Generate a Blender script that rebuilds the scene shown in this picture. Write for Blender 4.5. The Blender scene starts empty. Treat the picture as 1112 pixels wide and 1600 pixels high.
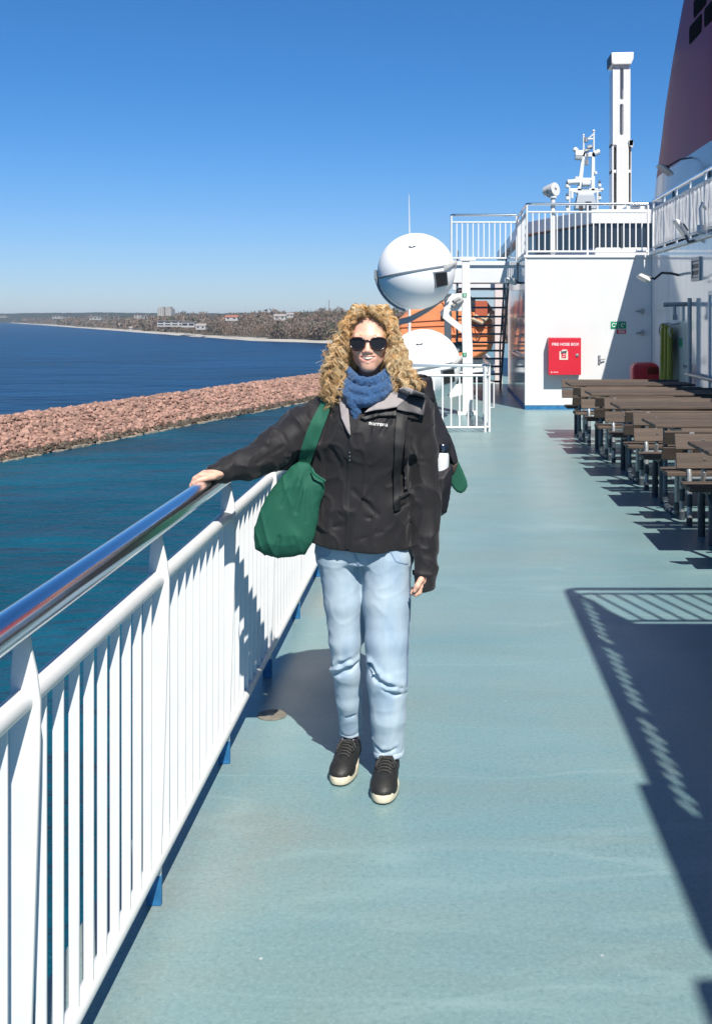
import bpy, math, random
import numpy as np
from mathutils import Vector, Matrix

random.seed(7)
rng = np.random.default_rng(7)
scene = bpy.context.scene
COL = scene.collection
PI = math.pi

# ------------------------------------------------------------------ camera
F, CX, CY, EYE = 1700.0, 695.0, 498.0, 1.7      # focal length in photo pixels, horizon, eye height
cam_d = bpy.data.cameras.new("camera")
cam = bpy.data.objects.new("camera", cam_d)
COL.objects.link(cam)
cam.location = (0, 0, EYE)
cam.rotation_euler = (PI / 2, 0, 0)
cam_d.sensor_fit = 'AUTO'
cam_d.sensor_width = 36
cam_d.lens = 36 * F / 1600
cam_d.shift_x = -(CX - 556) / 1600
cam_d.shift_y = -(800 - CY) / 1600
cam_d.clip_start = 0.05
cam_d.clip_end = 60000
scene.camera = cam

# ------------------------------------------------------------------ sky and sun
SUN = Vector((0.27, -0.80, 1.0)).normalized()
world = bpy.data.worlds.new("World")
scene.world = world
world.use_nodes = True
wn = world.node_tree
bg = wn.nodes['Background']
sky = wn.nodes.new('ShaderNodeTexSky')
sky.sky_type = 'NISHITA'
sky.sun_disc = False
sky.sun_elevation = math.asin(SUN.z)
sky.sun_rotation = math.atan2(SUN.x, SUN.y)
sky.altitude = 0
sky.air_density = 1.0
sky.dust_density = 0.15
sky.ozone_density = 4.0
# the sky texture is too yellow at the horizon and too pale above it for this clear spring sky
_tc = wn.nodes.new('ShaderNodeTexCoord')
_sx = wn.nodes.new('ShaderNodeSeparateXYZ')
_mr = wn.nodes.new('ShaderNodeMapRange')
_mr.interpolation_type = 'SMOOTHERSTEP'
_mr.inputs[1].default_value = -0.06
_mr.inputs[2].default_value = 0.26
_cr = wn.nodes.new('ShaderNodeMix'); _cr.data_type = 'RGBA'
_cr.inputs[6].default_value = (0.84, 1.00, 1.42, 1)
_cr.inputs[7].default_value = (0.40, 0.92, 1.42, 1)
_ml = wn.nodes.new('ShaderNodeMix'); _ml.data_type = 'RGBA'; _ml.blend_type = 'MULTIPLY'
_ml.inputs[0].default_value = 1
wn.links.new(_tc.outputs['Generated'], _sx.inputs[0])
wn.links.new(_sx.outputs[2], _mr.inputs[0])
wn.links.new(_mr.outputs[0], _cr.inputs[0])
wn.links.new(sky.outputs[0], _ml.inputs[6])
wn.links.new(_cr.outputs[2], _ml.inputs[7])
_mz = wn.nodes.new('ShaderNodeMapRange')
_mz.inputs[1].default_value = 0.30
_mz.inputs[2].default_value = 0.75
_mz.inputs[3].default_value = 1.0
_mz.inputs[4].default_value = 0.50
wn.links.new(_sx.outputs[2], _mz.inputs[0])
_mv = wn.nodes.new('ShaderNodeVectorMath'); _mv.operation = 'SCALE'
wn.links.new(_ml.outputs[2], _mv.inputs[0])
wn.links.new(_mz.outputs[0], _mv.inputs[3])
wn.links.new(_mv.outputs[0], bg.inputs[0])
bg.inputs[1].default_value = 0.058
sun_d = bpy.data.lights.new("sun", 'SUN')
sun_d.energy = 4.8
sun_d.angle = math.radians(0.5)
sun_d.color = (1.0, 0.955, 0.88)
sun = bpy.data.objects.new("sun", sun_d)
COL.objects.link(sun)
sun.rotation_euler = SUN.to_track_quat('Z', 'Y').to_euler()
scene.view_settings.view_transform = 'Standard'
scene.view_settings.look = 'None'
scene.view_settings.exposure = 0.48
scene.view_settings.gamma = 1
scene.view_settings.use_curve_mapping = False
scene.render.engine = 'CYCLES'
scene.cycles.use_denoising = True
scene.cycles.max_bounces = 7
scene.cycles.transparent_max_bounces = 8
scene.cycles.caustics_reflective = False
scene.cycles.caustics_refractive = False


def W(px, py, Y):
    """point at depth Y seen at photo pixel (px, py)"""
    return Vector(((px - CX) * Y / F, Y, EYE - (py - CY) * Y / F))


# ------------------------------------------------------------------ materials
def mat(name, base, rough=0.5, metal=0.0, spec=0.5, var=None, bump=None, coat=0.0, trans=None, sss=0.0, base2=None, stretch=(1, 1, 1), sheen=0.0, rnd=0.0, coords='Object'):
    m = bpy.data.materials.new(name)
    m.use_nodes = True
    nt = m.node_tree
    b = nt.nodes['Principled BSDF']
    b.inputs['Base Color'].default_value = (*base, 1)
    b.inputs['Roughness'].default_value = rough
    b.inputs['Metallic'].default_value = metal
    b.inputs['Specular IOR Level'].default_value = spec
    b.inputs['Coat Weight'].default_value = coat
    b.inputs['Coat Roughness'].default_value = 0.05
    if sheen:
        b.inputs['Sheen Weight'].default_value = sheen
    if sss:
        b.inputs['Subsurface Weight'].default_value = sss
        b.inputs['Subsurface Radius'].default_value = (1.0, 0.35, 0.2)
        b.inputs['Subsurface Scale'].default_value = 0.006
    tc = nt.nodes.new('ShaderNodeTexCoord')
    mp = nt.nodes.new('ShaderNodeMapping')
    mp.inputs['Scale'].default_value = stretch
    nt.links.new(tc.outputs[coords], mp.inputs[0])
    col = None
    if var:
        sc, amt = var
        n = nt.nodes.new('ShaderNodeTexNoise')
        n.inputs['Scale'].default_value = sc
        n.inputs['Detail'].default_value = 6
        n.inputs['Roughness'].default_value = 0.65
        nt.links.new(mp.outputs[0], n.inputs['Vector'])
        r = nt.nodes.new('ShaderNodeMapRange')
        r.inputs[1].default_value = 0.3
        r.inputs[2].default_value = 0.7
        nt.links.new(n.outputs[0], r.inputs[0])
        mx = nt.nodes.new('ShaderNodeMix')
        mx.data_type = 'RGBA'
        nt.links.new(r.outputs[0], mx.inputs[0])
        b2 = base2 or tuple(c * (1 - amt) for c in base)
        mx.inputs[6].default_value = (*base, 1)
        mx.inputs[7].default_value = (*b2, 1)
        col = mx.outputs[2]
    if rnd:
        oi = nt.nodes.new('ShaderNodeObjectInfo')
        ge = nt.nodes.new('ShaderNodeNewGeometry')
        ad = nt.nodes.new('ShaderNodeMath'); ad.operation = 'ADD'
        nt.links.new(oi.outputs['Random'], ad.inputs[0]); nt.links.new(ge.outputs['Random Per Island'], ad.inputs[1])
        fr = nt.nodes.new('ShaderNodeMath'); fr.operation = 'FRACT'
        nt.links.new(ad.outputs[0], fr.inputs[0])
        mr = nt.nodes.new('ShaderNodeMapRange')
        mr.inputs[3].default_value = 1 - rnd; mr.inputs[4].default_value = 1 + rnd
        nt.links.new(fr.outputs[0], mr.inputs[0])
        hs = nt.nodes.new('ShaderNodeHueSaturation')
        nt.links.new(mr.outputs[0], hs.inputs['Value'])
        if col:
            nt.links.new(col, hs.inputs['Color'])
        else:
            hs.inputs['Color'].default_value = (*base, 1)
        col = hs.outputs[0]
    if col:
        nt.links.new(col, b.inputs['Base Color'])
    if bump:
        sc, st, dist = bump
        n2 = nt.nodes.new('ShaderNodeTexNoise')
        n2.inputs['Scale'].default_value = sc
        n2.inputs['Detail'].default_value = 5
        nt.links.new(mp.outputs[0], n2.inputs['Vector'])
        bp = nt.nodes.new('ShaderNodeBump')
        bp.inputs['Strength'].default_value = st
        bp.inputs['Distance'].default_value = dist
        nt.links.new(n2.outputs[0], bp.inputs['Height'])
        nt.links.new(bp.outputs[0], b.inputs['Normal'])
    if trans is not None:
        out = nt.nodes['Material Output']
        t = nt.nodes.new('ShaderNodeBsdfTranslucent')
        t.inputs[0].default_value = (*base, 1)
        ms = nt.nodes.new('ShaderNodeMixShader')
        ms.inputs[0].default_value = trans
        nt.links.new(b.outputs[0], ms.inputs[1])
        nt.links.new(t.outputs[0], ms.inputs[2])
        nt.links.new(ms.outputs[0], out.inputs[0])
    return m


def nodes_of(m):
    return m.node_tree.nodes, m.node_tree.links, m.node_tree.nodes['Principled BSDF']


M = {}
M['white'] = mat('white_paint', (0.72, 0.72, 0.71), 0.32, var=(1.7, 0.06), bump=(5, 0.05, 0.01), coat=0.1)
M['rail_white'] = mat('rail_paint', (0.74, 0.74, 0.73), 0.38, var=(9, 0.07), bump=(60, 0.15, 0.001))
M['gloss_white'] = mat('gloss_wall_paint', (0.74, 0.76, 0.78), 0.12, var=(2.2, 0.22), stretch=(1, 1.2, 0.22), bump=(3.0, 0.10, 0.012), coat=0.5)
M['steel'] = mat('polished_steel', (0.74, 0.77, 0.80), 0.17, metal=1.0, bump=(40, 0.03, 0.001))
M['galv'] = mat('galvanised_steel', (0.42, 0.43, 0.43), 0.45, metal=0.6, var=(30, 0.3))
M['dark_steel'] = mat('dark_paint_steel', (0.05, 0.065, 0.08), 0.5, var=(20, 0.3))
M['stair_grey'] = mat('stair_grey_paint', (0.10, 0.13, 0.16), 0.5, var=(10, 0.3))
M['blue'] = mat('blue_deck_edge_paint', (0.03, 0.20, 0.44), 0.5, var=(14, 0.5), bump=(40, .3, .002))
M['void'] = mat('dark_opening', (0.008, 0.008, 0.010), 0.95, spec=0.05)
M['black'] = mat('black_rubber', (0.018, 0.018, 0.02), 0.5)
M['glass_dark'] = mat('dark_window', (0.02, 0.025, 0.035), 0.05, spec=0.8)
M['red'] = mat('red_enamel', (0.62, 0.025, 0.045), 0.3, var=(6, 0.06), coat=0.2)
M['orange'] = mat('orange_fibreglass', (0.80, 0.29, 0.12), 0.45, var=(3, 0.15))
M['funnel'] = mat('funnel_red_gloss', (0.29, 0.014, 0.035), 0.38, spec=0.13, var=(0.5, 0.15), bump=(0.8, 0.05, 0.02))
M['canvas'] = mat('white_canvas', (0.86, 0.86, 0.85), 0.8, var=(3, 0.06), bump=(9, 0.3, 0.02), trans=0.82)
M['lamp_white'] = mat('lamp_housing', (0.66, 0.66, 0.64), 0.4, var=(20, 0.15))
M['lamp_glass'] = mat('lamp_glass', (0.5, 0.5, 0.48), 0.1, spec=0.8)
M['green_sign'] = mat('green_sign', (0.0, 0.26, 0.12), 0.4)
M['sign_white'] = mat('sign_white', (0.82, 0.82, 0.80), 0.4)
M['hose'] = mat('yellow_hose', (0.34, 0.32, 0.03), 0.6, var=(30, 0.4))
M['grey_text'] = mat('pale_print', (0.75, 0.70, 0.70), 0.5)


def wood_mat():
    m = mat('weathered_planks', (0.108, 0.076, 0.057), 0.75, var=(3.0, 0.4), bump=(16, 0.4, 0.004), stretch=(1.0, 14, 14), rnd=0.22, base2=(0.058, 0.042, 0.032))
    return m


M['wood'] = wood_mat()


def deck_mat():
    m = bpy.data.materials.new('teal_deck_paint')
    m.use_nodes = True
    n, l, b = nodes_of(m)
    tc = n.new('ShaderNodeTexCoord')

    def noise(scale, detail, stretch, rough=0.6):
        mp = n.new('ShaderNodeMapping'); mp.inputs['Scale'].default_value = stretch
        l.new(tc.outputs['Object'], mp.inputs[0])
        t = n.new('ShaderNodeTexNoise'); t.inputs['Scale'].default_value = scale
        t.inputs['Detail'].default_value = detail; t.inputs['Roughness'].default_value = rough
        l.new(mp.outputs[0], t.inputs['Vector'])
        return t.outputs[0]

    def rng_(src, a, c, lo=0.0, hi=1.0):
        r = n.new('ShaderNodeMapRange')
        r.inputs[1].default_value = a; r.inputs[2].default_value = c
        r.inputs[3].default_value = lo; r.inputs[4].default_value = hi
        l.new(src, r.inputs[0])
        return r.outputs[0]

    def mix(fac, a, c):
        x = n.new('ShaderNodeMix'); x.data_type = 'RGBA'
        l.new(fac, x.inputs[0])
        for i, v in ((6, a), (7, c)):
            if isinstance(v, tuple): x.inputs[i].default_value = (*v, 1)
            else: l.new(v, x.inputs[i])
        return x.outputs[2]
    c = mix(rng_(noise(0.9, 5, (0.6, 1.6, 1)), 0.35, 0.68), (0.150, 0.272, 0.290), (0.196, 0.318, 0.326))
    c = mix(rng_(noise(2.2, 6, (0.35, 2.0, 1)), 0.5, 0.8), c, (0.185, 0.265, 0.26))
    # worn tan patches, mostly beside the rail
    sx = n.new('ShaderNodeSeparateXYZ'); l.new(tc.outputs['Object'], sx.inputs[0])
    nearr = rng_(sx.outputs[0], 0.1, -0.75)
    t = n.new('ShaderNodeMath'); t.operation = 'MULTIPLY'
    l.new(nearr, t.inputs[0]); l.new(rng_(noise(1.1, 5, (1, 0.7, 1)), 0.42, 0.66, 0, 0.75), t.inputs[1])
    c = mix(t.outputs[0], c, (0.275, 0.245, 0.185))
    t2 = n.new('ShaderNodeMath'); t2.operation = 'MULTIPLY'
    l.new(rng_(noise(0.55, 4, (1, 1.8, 1)), 0.5, 0.72, 0, 0.5), t2.inputs[0]); t2.inputs[1].default_value = 1
    c = mix(t2.outputs[0], c, (0.215, 0.265, 0.245))
    # worn patches with a visible edge, left by foot traffic and repainting
    c = mix(rng_(noise(0.42, 7, (0.8, 1.5, 1), 0.55), 0.515, 0.545, 0, 0.42), c, (0.20, 0.285, 0.275))
    c = mix(rng_(noise(0.8, 7, (0.5, 1.9, 1), 0.6), 0.56, 0.58, 0, 0.30), c, (0.22, 0.32, 0.325))
    # dark scuffs and pale specks
    # pale wavy drying lines and dark heel marks, drawn along contours of slow noise
    def contour(scale, st, lev, wid, amount):
        nz = noise(scale, 4, st, 0.5)
        a_ = n.new('ShaderNodeMath'); a_.operation = 'SUBTRACT'; l.new(nz, a_.inputs[0]); a_.inputs[1].default_value = lev
        b_ = n.new('ShaderNodeMath'); b_.operation = 'ABSOLUTE'; l.new(a_.outputs[0], b_.inputs[0])
        m_ = n.new('ShaderNodeMath'); m_.operation = 'MULTIPLY'
        l.new(rng_(b_.outputs[0], wid, wid * .2, 0, amount), m_.inputs[0]); l.new(rng_(noise(scale * 2.3, 3, st), 0.42, 0.62), m_.inputs[1])
        return m_.outputs[0]
    c = mix(contour(0.55, (0.35, 1.8, 1), 0.50, 0.010, 0.32), c, (0.30, 0.42, 0.42))
    c = mix(contour(0.4, (0.4, 1.9, 1), 0.44, 0.008, 0.26), c, (0.29, 0.40, 0.40))
    c = mix(contour(1.1, (1.6, 0.6, 1), 0.58, 0.004, 0.16), c, (0.10, 0.16, 0.17))
    c = mix(rng_(noise(7, 8, (0.5, 2.2, 1), 0.7), 0.64, 0.78, 0, 0.4), c, (0.085, 0.13, 0.14))
    vo = n.new('ShaderNodeTexVoronoi'); vo.inputs['Scale'].default_value = 3.2
    l.new(tc.outputs['Object'], vo.inputs['Vector'])
    c = mix(rng_(vo.outputs['Distance'], 0.022, 0.012, 0, 0.85), c, (0.55, 0.58, 0.56))
    vo3 = n.new('ShaderNodeTexVoronoi'); vo3.inputs['Scale'].default_value = 1.7
    mp3 = n.new('ShaderNodeMapping'); mp3.inputs['Location'].default_value = (3.3, 1.7, 0); mp3.inputs['Scale'].default_value = (0.45, 1.6, 1)
    l.new(tc.outputs['Object'], mp3.inputs[0]); l.new(mp3.outputs[0], vo3.inputs['Vector'])
    c = mix(rng_(vo3.outputs['Distance'], 0.03, 0.01, 0, 0.6), c, (0.10, 0.13, 0.13))
    c = mix(rng_(noise(75, 5, (1, 1, 1), 0.75), 0.48, 0.70, 0, 0.62), c, (0.28, 0.40, 0.41))
    c = mix(rng_(noise(55, 5, (1, 1, 1), 0.75), 0.50, 0.73, 0, 0.58), c, (0.085, 0.165, 0.185))
    vs = n.new('ShaderNodeTexVoronoi'); vs.inputs['Scale'].default_value = 26
    l.new(tc.outputs['Object'], vs.inputs['Vector'])
    c = mix(rng_(vs.outputs['Distance'], 0.05, 0.03, 0, 0.6), c, (0.48, 0.55, 0.54))
    l.new(c, b.inputs['Base Color'])
    l.new(rng_(noise(1.4, 5, (1, 1, 1)), 0.3, 0.7, 0.30, 0.44), b.inputs['Roughness'])
    b.inputs['Specular IOR Level'].default_value = 0.6
    bp = n.new('ShaderNodeBump'); bp.inputs['Strength'].default_value = 0.25; bp.inputs['Distance'].default_value = 0.003
    l.new(noise(120, 4, (1, 1, 1)), bp.inputs['Height']); l.new(bp.outputs[0], b.inputs['Normal'])
    return m


M['deck'] = deck_mat()


def water_mat(name, col, scale, strength, rough, spec=0.11, dist=0.35):
    m = bpy.data.materials.new(name)
    m.use_nodes = True
    n, l, b = nodes_of(m)
    b.inputs['Base Color'].default_value = (*col, 1)
    b.inputs['Roughness'].default_value = rough
    b.inputs['IOR'].default_value = 1.33
    b.inputs['Specular IOR Level'].default_value = spec
    tc = n.new('ShaderNodeTexCoord')
    hs = []
    for sc, st, w in ((scale, (1, 1.5, 1), 1.0), (scale * 0.23, (1, 1.6, 1), 2.6), (scale * 0.05, (1, 1.6, 1), 8.0)):
        mp = n.new('ShaderNodeMapping'); mp.inputs['Scale'].default_value = st
        mp.inputs['Rotation'].default_value = (0, 0, 0.12)
        l.new(tc.outputs['Object'], mp.inputs[0])
        t = n.new('ShaderNodeTexNoise'); t.inputs['Scale'].default_value = sc
        t.inputs['Detail'].default_value = 3; t.inputs['Roughness'].default_value = 0.55
        l.new(mp.outputs[0], t.inputs['Vector'])
        k = n.new('ShaderNodeMath'); k.operation = 'MULTIPLY'; k.inputs[1].default_value = w
        l.new(t.outputs[0], k.inputs[0]); hs.append(k.outputs[0])
    a = n.new('ShaderNodeMath'); l.new(hs[0], a.inputs[0]); l.new(hs[1], a.inputs[1])
    a2 = n.new('ShaderNodeMath'); l.new(a.outputs[0], a2.inputs[0]); l.new(hs[2], a2.inputs[1])
    bp = n.new('ShaderNodeBump'); bp.inputs['Strength'].default_value = strength; bp.inputs['Distance'].default_value = dist
    l.new(a2.outputs[0], bp.inputs['Height']); l.new(bp.outputs[0], b.inputs['Normal'])
    # light and dark of waves and wind patches, put into the base colour
    mp = n.new('ShaderNodeMapping'); mp.inputs['Scale'].default_value = (0.5, 1, 1)
    l.new(tc.outputs['Object'], mp.inputs[0])
    t = n.new('ShaderNodeTexNoise'); t.inputs['Scale'].default_value = 0.03; t.inputs['Detail'].default_value = 9; t.inputs['Roughness'].default_value = 0.72
    l.new(mp.outputs[0], t.inputs['Vector'])
    mx = n.new('ShaderNodeMix'); mx.data_type = 'RGBA'; 
    r_ = n.new('ShaderNodeMapRange'); r_.inputs[1].default_value = .36; r_.inputs[2].default_value = .64; l.new(t.outputs[0], r_.inputs[0]); l.new(r_.outputs[0], mx.inputs[0])
    mx.inputs[6].default_value = (*[c * 0.62 for c in col], 1); mx.inputs[7].default_value = (*[c * 1.35 for c in col], 1)
    l.new(mx.outputs[2], b.inputs['Base Color'])
    return m


M['sea'] = water_mat('open_sea', (0.001, 0.032, 0.088), 0.55, 1.0, 0.3)
M['harbour'] = water_mat('harbour_water', (0.004, 0.064, 0.106), 0.62, 1.0, 0.34, 0.15, 0.8)


# ------------------------------------------------------------------ mesh builder
class MB:
    def __init__(self):
        self.v, self.f, self.m = [], [], []

    def add(self, verts, faces, mi=0):
        o = len(self.v)
        self.v += [tuple(p) for p in verts]
        self.f += [tuple(i + o for i in fc) for fc in faces]
        self.m += [mi] * len(faces)

    def box(self, x0, x1, y0, y1, z0, z1, mi=0):
        v = [(x, y, z) for z in (z0, z1) for y in (y0, y1) for x in (x0, x1)]
        self.add(v, [(0, 2, 3, 1), (4, 5, 7, 6), (0, 1, 5, 4), (2, 6, 7, 3), (0, 4, 6, 2), (1, 3, 7, 5)], mi)

    def obox(self, c, ax, ay, az, mi=0):
        c, ax, ay, az = Vector(c), Vector(ax), Vector(ay), Vector(az)
        v = [c + sx * ax + sy * ay + sz * az for sz in (-1, 1) for sy in (-1, 1) for sx in (-1, 1)]
        self.add(v, [(0, 2, 3, 1), (4, 5, 7, 6), (0, 1, 5, 4), (2, 6, 7, 3), (0, 4, 6, 2), (1, 3, 7, 5)], mi)

    def tube(self, pts, r, seg=10, closed=False, mi=0):
        pts = [Vector(p) for p in pts]
        n = len(pts)
        rs = r if isinstance(r, (list, tuple)) else [r] * n
        rings, prev = [], None
        for i in range(n):
            if closed:
                t = pts[(i + 1) % n] - pts[i - 1]
            else:
                t = pts[min(i + 1, n - 1)] - pts[max(i - 1, 0)]
            t.normalize()
            if prev is None:
                u = t.orthogonal().normalized()
            else:
                u = prev - t * prev.dot(t)
                u = u.normalized() if u.length > 1e-6 else t.orthogonal().normalized()
            prev = u
            w = t.cross(u)
            rings.append([pts[i] + rs[i] * (math.cos(a) * u + math.sin(a) * w) for a in (2 * PI * j / seg for j in range(seg))])
        v = [p for rg in rings for p in rg]
        f = []
        for i in range(n if closed else n - 1):
            a, b2 = i * seg, ((i + 1) % n) * seg
            for j in range(seg):
                k = (j + 1) % seg
                f.append((a + j, a + k, b2 + k, b2 + j))
        if not closed:
            f.append(tuple(range(seg))[::-1])
            f.append(tuple((n - 1) * seg + j for j in range(seg)))
        self.add(v, f, mi)

    def cyl(self, p0, p1, r, seg=14, r1=None, mi=0):
        self.tube([p0, p1], [r, r if r1 is None else r1], seg, mi=mi)

    def lathe(self, prof, c=(0, 0, 0), axis=(0, 0, 1), seg=24, mi=0):
        az = Vector(axis).normalized(); ax = az.orthogonal().normalized(); ay = az.cross(ax); c = Vector(c)
        v = [c + az * z + r * (math.cos(2 * PI * j / seg) * ax + math.sin(2 * PI * j / seg) * ay) for r, z in prof for j in range(seg)]
        f = []
        for i in range(len(prof) - 1):
            for j in range(seg):
                k = (j + 1) % seg
                f.append((i * seg + j, i * seg + k, (i + 1) * seg + k, (i + 1) * seg + j))
        f.append(tuple(range(seg))[::-1]); f.append(tuple((len(prof) - 1) * seg + j for j in range(seg)))
        self.add(v, f, mi)

    def ball(self, c, r, seg=16, mi=0):
        r = (r, r, r) if isinstance(r, (int, float)) else r
        v, f = [], []
        n = seg // 2
        for i in range(n + 1):
            t = PI * (i + 0.001 * (i == 0) - 0.001 * (i == n)) / n
            for j in range(seg):
                p = 2 * PI * j / seg
                v.append((c[0] + r[0] * math.sin(t) * math.cos(p), c[1] + r[1] * math.sin(t) * math.sin(p), c[2] + r[2] * math.cos(t)))
        for i in range(n):
            for j in range(seg):
                k = (j + 1) % seg
                f.append((i * seg + j, (i + 1) * seg + j, (i + 1) * seg + k, i * seg + k))
        self.add(v, f, mi)

    def prism(self, pts, off, mi=0):
        """closed polygon pts (3-D) extruded by the vector off"""
        pts = [Vector(p) for p in pts]; off = Vector(off); n = len(pts)
        v = pts + [p + off for p in pts]
        f = [tuple(range(n))[::-1], tuple(range(n, 2 * n))] + [(i, (i + 1) % n, n + (i + 1) % n, n + i) for i in range(n)]
        self.add(v, f, mi)

    def loft(self, rings, mi=0, caps=True):
        n = len(rings[0])
        v = [p for r in rings for p in r]
        f = [(i * n + j, i * n + (j + 1) % n, (i + 1) * n + (j + 1) % n, (i + 1) * n + j) for i in range(len(rings) - 1) for j in range(n)]
        if caps:
            f += [tuple(range(n))[::-1], tuple((len(rings) - 1) * n + j for j in range(n))]
        self.add(v, f, mi)

    def build(self, name, mats, parent=None, smooth=38, bevel=0.0, fix=True):
        me = bpy.data.meshes.new(name)
        org = Vector(ORG[parent.name]) if parent is not None else Vector((0, 0, 0))
        me.from_pydata([tuple(Vector(p) - org) for p in self.v], [], self.f)
        mats = mats if isinstance(mats, (list, tuple)) else [mats]
        for mm in mats:
            me.materials.append(mm)
        if len(mats) > 1:
            me.polygons.foreach_set('material_index', self.m)
        if fix:
            import bmesh
            bm = bmesh.new(); bm.from_mesh(me)
            bmesh.ops.recalc_face_normals(bm, faces=bm.faces)
            bm.to_mesh(me); bm.free()
        return link(name, me, parent, smooth, bevel)


ORG = {}


def link(name, me, parent=None, smooth=38, bevel=0.0):
    if smooth:
        me.polygons.foreach_set('use_smooth', [True] * len(me.polygons))
        if smooth < 180:
            me.set_sharp_from_angle(angle=math.radians(smooth))
    o = bpy.data.objects.new(name, me)
    COL.objects.link(o)
    if parent is not None:
        o.parent = parent
        ORG[o.name] = ORG[parent.name]
    else:
        ORG[o.name] = (0, 0, 0)
    if bevel:
        md = o.modifiers.new('bevel', 'BEVEL'); md.width = bevel; md.segments = 2; md.limit_method = 'ANGLE'
        md.harden_normals = False
    return o


def tag(o, label=None, cat=None, group=None, kind=None):
    if label: o['label'] = label
    if cat: o['category'] = cat
    if group: o['group'] = group
    if kind: o['kind'] = kind
    return o


def thing(name, loc, label, cat, group=None):
    o = bpy.data.objects.new(name, None)
    COL.objects.link(o)
    o.location = loc
    o.empty_display_size = 0.1
    ORG[o.name] = tuple(loc)
    return tag(o, label, cat, group)


def copy_tree(o, loc=None, parent=None):
    c = o.copy(); COL.objects.link(c)
    if parent is not None: c.parent = parent
    if loc is not None: c.location = loc
    for ch in list(o.children):
        copy_tree(ch, None, c)
    return c


def text_mesh(body, size, mats, name, parent, origin, right=(1, 0, 0), up=(0, 0, 1), depth=0.001, bold=0.0, align='CENTER'):
    """raised lettering as a mesh: origin is the baseline centre, right/up span the surface it stands on"""
    cu = bpy.data.curves.new('lettering', 'FONT')
    cu.body = body; cu.size = size; cu.extrude = depth; cu.offset = bold; cu.align_x = align
    t = bpy.data.objects.new('lettering', cu); COL.objects.link(t)
    dg = bpy.context.evaluated_depsgraph_get()
    me = bpy.data.meshes.new_from_object(t.evaluated_get(dg))
    bpy.data.objects.remove(t); bpy.data.curves.remove(cu)
    r, u = Vector(right).normalized(), Vector(up).normalized(); nn = r.cross(u)
    org = Vector(ORG[parent.name]) if parent is not None else Vector()
    mt = Matrix(((r.x, u.x, nn.x, origin[0] - org.x), (r.y, u.y, nn.y, origin[1] - org.y), (r.z, u.z, nn.z, origin[2] - org.z), (0, 0, 0, 1)))
    me.transform(mt)
    me.materials.clear(); me.materials.append(mats)
    me.name = name
    return link(name, me, parent, 0)


def arc(c, r, a0, a1, n, u=(1, 0, 0), w=(0, 0, 1)):
    c, u, w = Vector(c), Vector(u), Vector(w)
    return [c + r * (math.cos(a0 + (a1 - a0) * i / n) * u + math.sin(a0 + (a1 - a0) * i / n) * w) for i in range(n + 1)]


# ------------------------------------------------------------------ numpy noise
def vnoise(p, seed=0):
    """smooth value noise in [-1,1]; p is (...,3)"""
    p = np.asarray(p, dtype=np.float64)
    i = np.floor(p).astype(np.int64); f = p - i; f = f * f * (3 - 2 * f)
    out = 0

    def h(a, b, c):
        x = (a * 374761393 + b * 668265263 + c * 2147483647 + seed * 974711) & 0xffffffff
        x = ((x ^ (x >> 13)) * 1274126177) & 0xffffffff
        x = x ^ (x >> 16)
        return (x & 0xffff) / 32767.5 - 1
    for dx in (0, 1):
        for dy in (0, 1):
            for dz in (0, 1):
                wgt = (f[..., 0] if dx else 1 - f[..., 0]) * (f[..., 1] if dy else 1 - f[..., 1]) * (f[..., 2] if dz else 1 - f[..., 2])
                out = out + wgt * h(i[..., 0] + dx, i[..., 1] + dy, i[..., 2] + dz)
    return out
# ================================================================== the setting: water, coast, breakwater
SEA = -16.3     # water level below the deck


def build_waters():
    # harbour water reaches the breakwater line; open sea lies beyond it
    d = Vector((24.2, 91.7, 0)).normalized()
    a = Vector((-57.5, 138.5, SEA)) - d * 260
    b = Vector((-57.5, 138.5, SEA)) + d * 420
    mb = MB()
    mb.add([(600, -300, SEA), (600, 600, SEA), b, a], [(0, 1, 2, 3)])
    tag(mb.build('harbour_water', M['harbour'], smooth=0), kind='structure')
    mb = MB()
    z = SEA - 0.004
    mb.add([(-30000, -2000, z), (30000, -2000, z), (30000, 40000, z), (-30000, 40000, z)], [(0, 1, 2, 3)])
    tag(mb.build('sea', M['sea'], smooth=0), kind='structure')


build_waters()

M['rock'] = mat('pink_granite', (0.39, 0.215, 0.165), 0.85, var=(1.1, 0.3), bump=(3.0, 0.9, 0.10), rnd=0.36, base2=(0.25, 0.165, 0.125))
M['rock_dark'] = mat('wet_rock', (0.10, 0.075, 0.05), 0.6, var=(0.8, 0.5), bump=(1.5, 0.8, 0.2))
M['rock_pale'] = mat('pale_waterline_stone', (0.36, 0.31, 0.24), 0.8, var=(0.6, 0.4), bump=(2, 0.6, 0.1))


def hull_mesh(name, seed, m):
    import bmesh
    r = random.Random(seed)
    bm = bmesh.new()
    for _ in range(15):
        v = Vector((r.gauss(0, 1), r.gauss(0, 1), r.gauss(0, 1))).normalized()
        bm.verts.new((v.x * 0.62 * r.uniform(.75, 1), v.y * 0.5 * r.uniform(.75, 1), v.z * 0.42 * r.uniform(.75, 1)))
    bmesh.ops.convex_hull(bm, input=bm.verts)
    for v in [v for v in bm.verts if not v.link_faces]:
        bm.verts.remove(v)
    me = bpy.data.meshes.new(name)
    bm.to_mesh(me); bm.free()
    me.materials.append(m)
    return me


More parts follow.
